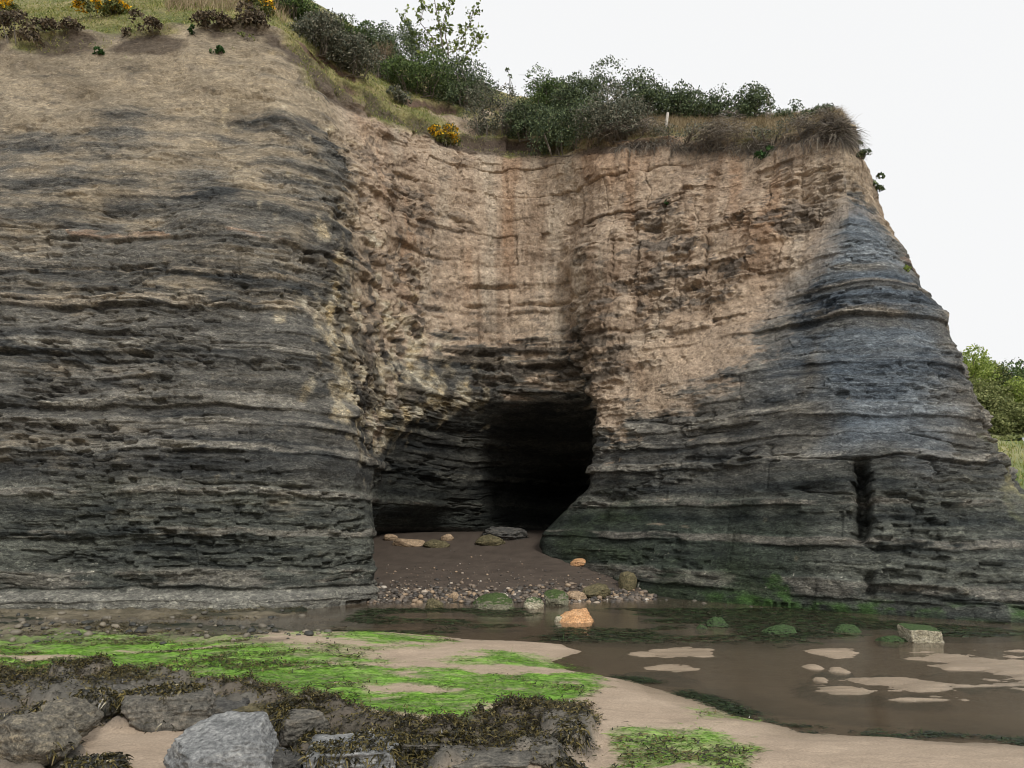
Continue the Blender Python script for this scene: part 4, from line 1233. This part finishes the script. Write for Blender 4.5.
def rock_mat(name, c1, c2, c3=None, moss=None, mossz=.2, scale=9, zs=(1, 1, 1.8), rough=.85, bump=.6, mossn=.0):
    m, nt, out = new_mat(name)
    n1 = noise_tex(nt, scale, 7, .68, zs=zs)
    n2 = noise_tex(nt, scale * 4.5, 5, .65)
    c = ramp(nt, n1, [(.3, c1), (.52, c2), (.72, c3 or c2)])
    c = mix_rgb(nt, c, ramp(nt, n2, [(.32, (.40, .40, .40)), (.5, (.95, .95, .94)), (.68, (1.6, 1.58, 1.52))]), .9, 'MULTIPLY')
    if moss:
        # weed clings to the upper faces of the stone
        g = N(nt, 'ShaderNodeNewGeometry')
        z = N(nt, 'ShaderNodeSeparateXYZ', {0: g.outputs['Normal']}).outputs[2]
        a = N(nt, 'ShaderNodeMath', {0: z, 1: n1}, operation='ADD')
        fr = N(nt, 'ShaderNodeMapRange', {'Value': a.outputs[0], 'From Min': .75 + mossz, 'From Max': 1.0 + mossz})
        gc = ramp(nt, n2, [(.3, (moss[0] * .5, moss[1] * .5, moss[2] * .5)), (.7, (moss[0] * 1.5, moss[1] * 1.5, moss[2] * 1.3))])
        c = mix_rgb(nt, c, gc, fr.outputs[0])
    hb = N(nt, 'ShaderNodeMath', {0: n1, 1: n2}, operation='ADD')
    bp = N(nt, 'ShaderNodeBump', {'Strength': min(1, bump * 1.4), 'Distance': .03, 'Height': hb.outputs[0]})
    b = N(nt, 'ShaderNodeBsdfPrincipled', {'Base Color': c, 'Roughness': rough, 'Normal': bp.outputs[0], 'Specular IOR Level': .3})
    nt.links.new(b.outputs[0], out.inputs[0])
    return m


RM = {
    'pale': rock_mat('pale_rock', (.12, .125, .125), (.23, .235, .235), (.40, .40, .385), zs=(.7, .7, 2.2)),
    'grey': rock_mat('grey_rock', (.07, .068, .06), (.145, .135, .115), (.25, .22, .175)),
    'dark': rock_mat('dark_rock', (.045, .045, .043), (.095, .092, .085), (.17, .155, .125)),
    'barnacle': rock_mat('barnacled_rock', (.07, .065, .055), (.17, .155, .125), (.40, .34, .24), scale=14),
    'orange': rock_mat('orange_rock', (.40, .21, .095), (.56, .32, .16), (.62, .40, .23), bump=.3),
    'tan': rock_mat('tan_rock', (.25, .18, .115), (.40, .29, .19), (.5, .38, .27)),
    'olive': rock_mat('olive_rock', (.06, .055, .03), (.14, .12, .065), (.23, .19, .11)),
    'mossy': rock_mat('mossy_rock', (.12, .12, .085), (.21, .20, .14), (.30, .28, .2), moss=(.055, .085, .028), mossz=.1),
    'green': rock_mat('green_rock', (.035, .05, .03), (.06, .08, .042), (.10, .125, .07), moss=(.045, .08, .03), mossz=.05),
    'white': rock_mat('whitish_rock', (.24, .21, .14), (.42, .38, .28), (.55, .5, .4), moss=(.05, .085, .03), mossz=.25),
}
_ico = {}
ROCKS = []


def ico(n):
    if n not in _ico:
        bm = bmesh.new()
        bmesh.ops.create_icosphere(bm, subdivisions=n, radius=1)
        bm.verts.ensure_lookup_table()
        _ico[n] = (np.array([v.co[:] for v in bm.verts]), np.array([[v.index for v in f.verts] for f in bm.faces]))
        bm.free()
    return _ico[n]


def rock_shape(dims, seed, cuts=9, ang=.6, rough=.05, sub_=5, flat_top=0, boxy=False, planes=None):
    r_ = np.random.default_rng(seed)
    v, f = ico(sub_)
    u = v.copy()
    pl = r_.normal(size=(cuts, 3)); pl /= np.linalg.norm(pl, axis=1, keepdims=True)
    off = r_.uniform(.55, .85, cuts)
    if flat_top:
        t_ = np.array((-.22 + .05 * r_.normal(), -.35, 1.0)); t_ /= np.linalg.norm(t_)
        pl = np.concatenate([pl, t_[None]]); off = np.concatenate([off, [flat_top]])
    if planes is not None:
        pl = np.array([p_[:3] for p_ in planes], float); pl /= np.linalg.norm(pl, axis=1, keepdims=True)
        off = np.array([p_[3] for p_ in planes])
    if boxy:
        bx_ = np.array([(1, 0, 0), (-1, 0, 0), (0, 1, 0), (0, -1, 0), (0, 0, 1.0)]) + r_.normal(size=(5, 3)) * .16
        bx_ /= np.linalg.norm(bx_, axis=1, keepdims=True)
        pl = np.concatenate([pl[:4], bx_]); off = np.concatenate([np.full(4, .78), r_.uniform(.46, .58, 5)])
    dt = u @ pl.T
    lim = np.where(dt > .02, off[None] / np.maximum(dt, .02), 9)
    rr = np.minimum(lim.min(1), 1.0)
    rad = lerp(1.0, rr, ang)
    rad = rad * (1 + .13 * fbm(u[:, 0] * 1.4, u[:, 1] * 1.4, u[:, 2] * 1.4, 3, seed) + rough * fbm(u[:, 0] * 5, u[:, 1] * 5, u[:, 2] * 8, 4, seed + 3) - .6 * rough * np.abs(vn(u[:, 0] * 2.5, u[:, 1] * 2.5, u[:, 2] * 6, seed + 8)))
    p = u * rad[:, None]
    p += (rough * .8) * np.stack([fbm(p[:, 0] * 6 + 7 * k_, p[:, 1] * 6, p[:, 2] * 9, 4, seed + 20 + k_) for k_ in range(3)], 1)
    p -= (p.max(0) + p.min(0)) / 2
    return p / (p.max(0) - p.min(0)) * np.array(dims), f


def rock(label, px, bot, w, h, mat, seed, cat='boulder', name='boulder', group=None, sink=.2, depth=.8, ang=.6, rough=.06, cuts=9, sub_=5, rz=0, flat_top=0, water_rock=False, boxy=False, planes=None):
    q = ghit(px, bot) if not water_rock else np.array([*plan([(px, bot)])[0], -.08])
    sc = math.hypot(q[1], CAM_H) / FPX
    wid, hgt = w * sc * 1.02, h * sc * 1.0
    if water_rock:
        hgt += .08
    dep = wid * depth
    v, f = rock_shape((wid, dep, hgt * (1 + sink)), seed, cuts, ang, rough, sub_, flat_top, boxy, planes)
    v[:, 2] -= v[:, 2].min()
    v[:, 2] -= hgt * sink
    th = rz
    v = v @ np.array([[math.cos(th), math.sin(th), 0], [-math.sin(th), math.cos(th), 0], [0, 0, 1]])
    front_y = q[1] + dep * .42
    zg = q[2]
    ROCKS.append((group, v + np.array((q[0], front_y, zg)), f))
    o = link(name, mesh_np(name, v, f), RM[mat], loc=(q[0], front_y, zg))
    return tag(o, label, cat, group)


GF = 'rocks of the weedy foreground'
GP = 'stones standing in or beside the tide pool'
GC = 'stones on the cave floor'
rock('largest pale blue-grey boulder with a flat slanting top, lowest in the foreground', 202, 794, 108, 52, 'pale', 5, group=GF, depth=1.0, ang=1, rough=.06, sub_=6, planes=[(-.22, -.42, .88, .34), (.25, -.9, .25, .55), (.95, -.1, .2, .55), (-.8, -.5, .1, .62), (-.5, .6, .2, .6), (.3, .9, .2, .55), (.7, -.6, .5, .6), (-.5, -.2, .9, .5)], rz=.15)
rock('rounded barnacled rock cut off by the lower left picture corner', 14, 768, 84, 42, 'barnacle', 12, group=GF, ang=.6, rough=.1)
rock('rounded grey rock between the corner rock and the ball-shaped rock', 50, 738, 62, 29, 'barnacle', 13, group=GF, ang=.5, rough=.1)
rock('ball-shaped grey rock at the upper end of the rock chain', 86, 724, 44, 27, 'grey', 14, group=GF, ang=.45, rough=.08)
rock('long dark smooth rock at the back of the sand patch', 154, 730, 92, 30, 'grey', 15, group=GF, ang=.9, depth=.6, rough=.07, boxy=True)
rock('weed-draped dark rock right of the long dark rock', 214, 724, 60, 19, 'dark', 16, group=GF, ang=.8, rough=.1)
rock('small grey rock under the brown weed above the pale boulder', 112, 702, 40, 12, 'grey', 17, group=GF, ang=.7, rough=.1)
rock('grey upright rock with weed hanging at its right side', 298, 744, 44, 24, 'grey', 18, group=GF, ang=.95, rough=.08, boxy=True, rz=.5)
rock('flat grey slab between the pale boulder and the upright rock', 266, 752, 52, 16, 'grey', 19, group=GF, ang=.95, rough=.08, boxy=True, rz=-.3)
rock('low brownish slab above the flat grey slab', 256, 724, 60, 13, 'olive', 20, group=GF, ang=.9, rough=.1, boxy=True)
rock('broad blue-grey slab under the weed at the bottom edge', 342, 784, 92, 27, 'pale', 21, group=GF, ang=.95, rough=.08, boxy=True, rz=.2)
rock('dark slab right of the pale boulder at the bottom edge', 268, 784, 56, 22, 'dark', 22, group=GF, ang=.95, rough=.08, boxy=True, rz=-.5)
rock('wide low grey slab at the bottom edge below the green weed', 478, 784, 96, 19, 'grey', 23, group=GF, ang=.95, rough=.08, boxy=True)
rock('square grey rock at the right end of the weed', 544, 768, 44, 20, 'grey', 24, group=GF, ang=1, rough=.07, boxy=True, rz=.3)
rock('small barnacled rock against the sand at the right end of the weed', 570, 746, 34, 16, 'barnacle', 25, group=GF, ang=.8, rough=.1)
rock('small dark rock at the bottom edge below the square rock', 574, 784, 36, 14, 'dark', 26, group=GF, ang=.9, rough=.08, boxy=True)
rock('low grey rock half buried in brown weed', 420, 758, 60, 12, 'grey', 27, group=GF, ang=.9, rough=.1, boxy=True)
rock('small dark rock beside the lower left corner rock', 84, 778, 56, 12, 'dark', 28, group=GF, ang=.6, rough=.1)
# pool
rock('orange wedge-shaped boulder standing alone in the pool', 577, 623, 40, 12, 'orange', 31, sub_=5, group=GP, water_rock=True, ang=1.0, rough=.05, depth=.7, rz=.2, planes=[(-.3, -.3, .9, .45), (.2, -.95, .3, .5), (.9, -.2, .3, .6), (-.75, -.4, .55, .5), (-.4, .8, .3, .6), (.5, .7, .4, .6)])
rock('grey boulder with a bright green weed cap at the shingle edge', 493, 610, 42, 15, 'mossy', 32, group=GP, water_rock=True, ang=.4)
rock('small pale green stone right of the green-capped boulder', 534, 609, 20, 11, 'white', 33, group=GP, water_rock=True, ang=.6)
rock('grey-green block in front of the shingle', 557, 606, 24, 15, 'mossy', 34, group=GP, water_rock=True, ang=.7)
rock('olive brown boulder on the shingle edge above the orange boulder', 597, 599, 30, 14, 'olive', 35, group=GP, ang=.6)
rock('flat tan stone touching the olive brown boulder', 577, 601, 20, 9, 'tan', 36, group=GP, ang=.8)
rock('olive stone at the end of the beach against the dark cliff', 629, 591, 18, 18, 'olive', 37, group=GP, ang=.6)
rock('olive stone in the water at the left end of the shingle', 434, 608, 18, 9, 'olive', 38, group=GP, water_rock=True, ang=.6)
rock('yellow stone among the shingle above the olive stone', 453, 600, 11, 7, 'tan', 39, group=GP, ang=.8, sub_=4)
rock('whitish block with a green foot in the eastern pool', 928, 643, 36, 15, 'white', 40, group=GP, water_rock=True, ang=1, rough=.04, boxy=True, rz=-.2)
rock('round green weed-covered stone in the middle of the pool', 719, 627, 22, 9, 'green', 41, group=GP, water_rock=True, ang=.6, rough=.12, depth=.7)
rock('flat green weed-covered stone in the pool below the mossy cliff foot', 782, 634, 34, 7, 'green', 42, group=GP, water_rock=True, ang=.6, rough=.12, depth=.7)
rock('low green weed-covered stone left of the whitish block', 850, 633, 28, 7, 'green', 43, group=GP, water_rock=True, ang=.6, rough=.12, depth=.7)
rock('green sunken stone touching the whitish block', 896, 642, 34, 5, 'green', 44, group=GP, water_rock=True, ang=.6, rough=.12, depth=.7)
rock('small green stone left of the round weed-covered stone', 702, 629, 12, 4, 'green', 46, group=GP, water_rock=True, ang=.6, rough=.12, depth=.7, sub_=4)
rock('small white stone touching the orange boulder', 559, 622, 9, 6, 'white', 47, group=GP, water_rock=True, ang=.6, sub_=4)
rock('tan block at the foot of the west headland', 38, 606, 18, 9, 'tan', 45, group=GP, ang=.8)
# cave floor
rock('orange-tan stone on the dark beach inside the cove', 582, 567, 22, 8, 'orange', 51, group=GC, ang=.8)
rock('long pale slab at the back left of the cave', 408, 547, 34, 8, 'tan', 52, group=GC, ang=.8)
rock('reddish brown stone at the back of the cave beside the pale slab', 436, 548, 26, 8, 'olive', 53, group=GC, ang=.7)
rock('small bright stone on top of the back beach', 447, 541, 13, 7, 'tan', 54, group=GC, ang=.7, sub_=4)
rock('brown stone at the back right of the cave beach', 490, 546, 30, 11, 'olive', 55, group=GC, ang=.7)
rock('small pale stone at the far left of the cave', 390, 541, 14, 7, 'tan', 56, group=GC, ang=.7, sub_=4)
rock('dark weedy heap against the back wall of the cave', 505, 541, 48, 14, 'dark', 57, group=GC, ang=.3, rough=.14)

# shingle
PEBM, nt, out = new_mat('shingle')
g = N(nt, 'ShaderNodeNewGeometry')
c = ramp(nt, g.outputs['Random Per Island'], [(0, (.04, .036, .032)), (.45, (.10, .085, .07)), (.75, (.20, .155, .115)), (.93, (.34, .24, .15)), (1, (.52, .47, .40))])
b = N(nt, 'ShaderNodeBsdfPrincipled', {'Base Color': c, 'Roughness': .6})
nt.links.new(b.outputs[0], out.inputs[0])


PEBD, nt, out = new_mat('dark_cobbles')
g = N(nt, 'ShaderNodeNewGeometry')
c = ramp(nt, g.outputs['Random Per Island'], [(0, (.03, .032, .028)), (.6, (.09, .082, .065)), (1, (.22, .19, .14))])
b = N(nt, 'ShaderNodeBsdfPrincipled', {'Base Color': c, 'Roughness': .6})
nt.links.new(b.outputs[0], out.inputs[0])


def pebbles(n, px0, px1, py0, py1, smin, smax, dens=None):
    iv, if_ = ico(2)
    V, F = [], []
    for k in range(n):
        px = RNG.uniform(px0, px1)
        t = RNG.normal(.62, .22)
        if vn(px * .03, t * 1.5, 0, 77)[()] < RNG.uniform(-.7, .35):
            t = RNG.uniform(.5, .95)
        py = py0(px) + t * (py1(px) - py0(px))
        q = ghit(px, py)
        s = smin + (smax - smin) * RNG.uniform() ** 3
        dm = np.array((1, RNG.uniform(.6, 1), RNG.uniform(.4, .75))) * s * .5
        a = RNG.uniform(0, 6.28)
        w_ = iv * (1 + .25 * vn(iv[:, 0] * 1.5 + k, iv[:, 1] * 1.5, iv[:, 2] * 1.5, 9))[:, None] * dm
        x = w_[:, 0] * math.cos(a) - w_[:, 1] * math.sin(a)
        y = w_[:, 0] * math.sin(a) + w_[:, 1] * math.cos(a)
        V.append(np.stack([x, y, w_[:, 2]], 1) + q + np.array((0, 0, dm[2] * .5)))
        F.append(if_ + k * len(iv))
    return np.concatenate(V), np.concatenate(F)


a_ = pebbles(2300, 368, 655, lambda x: 574 + .05 * (x - 368), lambda x: 606 - .01 * (x - 368), .03, .15)
b_ = pebbles(420, 385, 640, lambda x: 545 + .17 * max(0, x - 470), lambda x: 590, .02, .07)
c_ = pebbles(240, -20, 330, lambda x: 604, lambda x: 640, .03, .16)
c2_ = pebbles(500, 660, 1040, lambda x: 598 + .055 * (x - 660), lambda x: 608 + .055 * (x - 660), .03, .14)
tag(link('pebbles', mesh_np('pebbles', np.concatenate([c_[0], c2_[0]]), np.concatenate([c_[1], c2_[1] + len(c_[0])])), PEBD), 'dark cobbles at the foot of the headlands', kind='stuff')
tag(link('pebbles', mesh_np('pebbles', np.concatenate([a_[0], b_[0]]), np.concatenate([a_[1], b_[1] + len(a_[0])])), PEBM), 'mixed pale and brown shingle along the pool edge', kind='stuff')

# ------------------------------------------------------------------ seaweed
GXf, GYf, GZf = GX.ravel(), GY.ravel(), GZ2.ravel()
cell = (np.gradient(GX, axis=1) * np.gradient(GY, axis=0)).ravel()
AM = leaf_material('green_seaweed', [(0, (.03, .09, .008)), (.35, (.10, .24, .018)), (.75, (.16, .37, .028)), (1, (.30, .47, .07))], rough=.35, trans=.25, spec=.5)
KM = leaf_material('brown_seaweed', [(0, (.008, .009, .007)), (.4, (.028, .026, .014)), (.7, (.08, .066, .02)), (1, (.19, .15, .05))], rough=.3, trans=.12, spec=.6)


def weed(name, label, m_, n, ln, wd_, mat, flatness, lift, droop, xbias, afloat=False):
    w_ = (m_.ravel() * cell) * (True if afloat else GZf > -.03) / (1 + (np.maximum(GYf, 0) / 6.) ** 1.2)
    w_ /= w_.sum()
    i = RNG.choice(len(w_), n, p=w_)
    p = np.stack([GXf[i], GYf[i], GZf[i]], 1) + RNG.normal(size=(n, 3)) * np.array((.02, .02, 0))
    if afloat:
        p[:, 2] = np.maximum(p[:, 2], 0)
    p[:, 2] += RNG.uniform(.002, lift, n)
    d = rand_unit(n)
    d[:, 0] *= xbias
    d[:, 2] = np.abs(d[:, 2]) * flatness
    d /= np.linalg.norm(d, axis=1, keepdims=True)
    side = np.cross(d, np.array((0, 0, 1.0)) + .5 * rand_unit(n))
    v, f = blades(p, d, RNG.uniform(.5, 1.4, n) * ln, np.full(n, wd_) * RNG.uniform(.6, 1.4, n), droop, 2, side)
    return tag(link(name, mesh_np(name, v, f, False), mat), label, kind='stuff')


weed('green_seaweed', 'bright green weed matted over the flat rocks and sand', np.clip(algae * (.75 + .6 * w2), 0, 1), 42000, .06, .005, AM, .06, .006, .04, 2.4)
wr = np.clip((wrack + .35 * rocky) * (.35 + 1.4 * np.clip(w1 + .5 * w2 + .2, -.2, 1)), 0, 1)
weed('brown_seaweed', 'dark brown and olive bladder weed heaped between the foreground rocks', wr, 72000, .032, .010, KM, .7, .03, .3, 1.2)
sdw = np.abs(inside(GX, GY, WATER_POLY))
DM = leaf_material('dark_green_seaweed', [(0, (.006, .010, .006)), (.6, (.02, .034, .014)), (1, (.05, .085, .03))], rough=.35, trans=.1, spec=.4)
edge_w = np.exp(-((GZ + .012) / .016) ** 4) * (sdw < .55) * ss(-.45, -.1, w1 + .4 * w2) * (GY < 8.2) * (GX > 1.0) * (GX < 5)
weed('green_seaweed', 'dark green weed along the water edge of the sand bank', edge_w, 6500, .045, .007, DM, .1, .012, .05, 2.2, True)
pool_w = bedweed * (GX > -2.6) * (GX < 9) * (GY < 14) * ss(9.9, 10.6, GY)
weed('green_seaweed', 'dark weed patches lying in the pool below the cliff', pool_w, 17000, .10, .011, DM, .04, .006, .02, 2.4, True)
strag = np.clip((algae * .5 + plat * .5) * ss(.1, .4, fbm(GX * 1.3, GY * 3, 0 * GX, 5, 351, .6) + .06), 0, 1)
weed('brown_seaweed', 'dark weed strands scattered over the green flats', strag, 34000, .045, .009, KM, .45, .02, .3, 1.6)


# bladder weed draped over the foreground rocks
dp, dd_ = [], []
for gname, v_, f_ in ROCKS:
    if gname != GF or v_ is ROCKS[0][1]:
        continue
    tri = v_[f_]
    nn_ = np.cross(tri[:, 1] - tri[:, 0], tri[:, 2] - tri[:, 0])
    ar = np.linalg.norm(nn_, axis=1)
    nn_ /= ar[:, None] + 1e-12
    c_ = tri.mean(1)
    m_ = (nn_[:, 2] > -.1) * ss(.06, .2, fbm(c_[:, 0] * 2.6, c_[:, 1] * 2.6, c_[:, 2] * 2.6, 4, 381) - .02) * ar
    if m_.sum() <= 0:
        continue
    i = RNG.choice(len(c_), int(min(1500, 4200 * m_.sum())), p=m_ / m_.sum())
    q_ = c_[i] + nn_[i] * RNG.uniform(.0, .02, (len(i), 1))
    t_ = nn_[i] * .5 + rand_unit(len(i)) * .7 + np.array((0, -.15, -.6))
    dp.append(q_); dd_.append(t_ / np.linalg.norm(t_, axis=1, keepdims=True))
if dp:
    dp, dd_ = np.concatenate(dp), np.concatenate(dd_)
    v, f = blades(dp, dd_, RNG.uniform(.02, .055, len(dp)), RNG.uniform(.006, .015, len(dp)), .4)
    tag(link('brown_seaweed', mesh_np('brown_seaweed', v, f, False), KM), 'dark bladder weed draped over the foreground rocks', kind='stuff')

# ------------------------------------------------------------------ light
wd = bpy.data.worlds.new('World')
SC.world = wd
wd.use_nodes = True
nt = wd.node_tree
for n in list(nt.nodes):
    nt.nodes.remove(n)
out = nt.nodes.new('ShaderNodeOutputWorld')
SUN_EL, SUN_AZ = math.radians(36), math.radians(152)     # azimuth measured from +Y towards +X
sky = N(nt, 'ShaderNodeTexSky', sky_type='NISHITA', sun_disc=False, sun_elevation=SUN_EL, sun_rotation=SUN_AZ, air_density=1.0, dust_density=6.0, ozone_density=1.0)
hs = N(nt, 'ShaderNodeHueSaturation', {'Saturation': .12, 'Color': sky.outputs[0]})
# overcast: an even layer of white cloud over the clear sky
cl = mix_rgb(nt, hs.outputs[0], (9.2, 9.25, 9.3, 1), .9)
bg = N(nt, 'ShaderNodeBackground', {'Color': cl, 'Strength': .077})
nt.links.new(bg.outputs[0], out.inputs[0])
ld = bpy.data.lights.new('sun', 'SUN')
ld.energy = 1.5
ld.angle = math.radians(12)
ld.color = (1, .96, .9)
lo = bpy.data.objects.new('sun', ld)
COL.objects.link(lo)
sd_ = Vector((math.sin(SUN_AZ) * math.cos(SUN_EL), math.cos(SUN_AZ) * math.cos(SUN_EL), math.sin(SUN_EL)))
lo.rotation_euler = sd_.to_track_quat('Z', 'Y').to_euler()
vs = SC.view_settings
vs.view_transform = 'Standard'
vs.look = 'None'
vs.exposure = 0.5
vs.gamma = 1
vs.use_curve_mapping = False
SC.render.engine = 'CYCLES'
SC.cycles.use_denoising = True
SC.cycles.pixel_filter_type = 'BLACKMAN_HARRIS'
SC.cycles.filter_width = 1.0
SC.cycles.use_adaptive_sampling = True
SC.cycles.adaptive_threshold = .02
SC.cycles.max_bounces = 5
SC.cycles.diffuse_bounces = 3
SC.cycles.glossy_bounces = 2
SC.cycles.transparent_max_bounces = 6
SC.cycles.caustics_reflective = False
SC.cycles.caustics_refractive = False
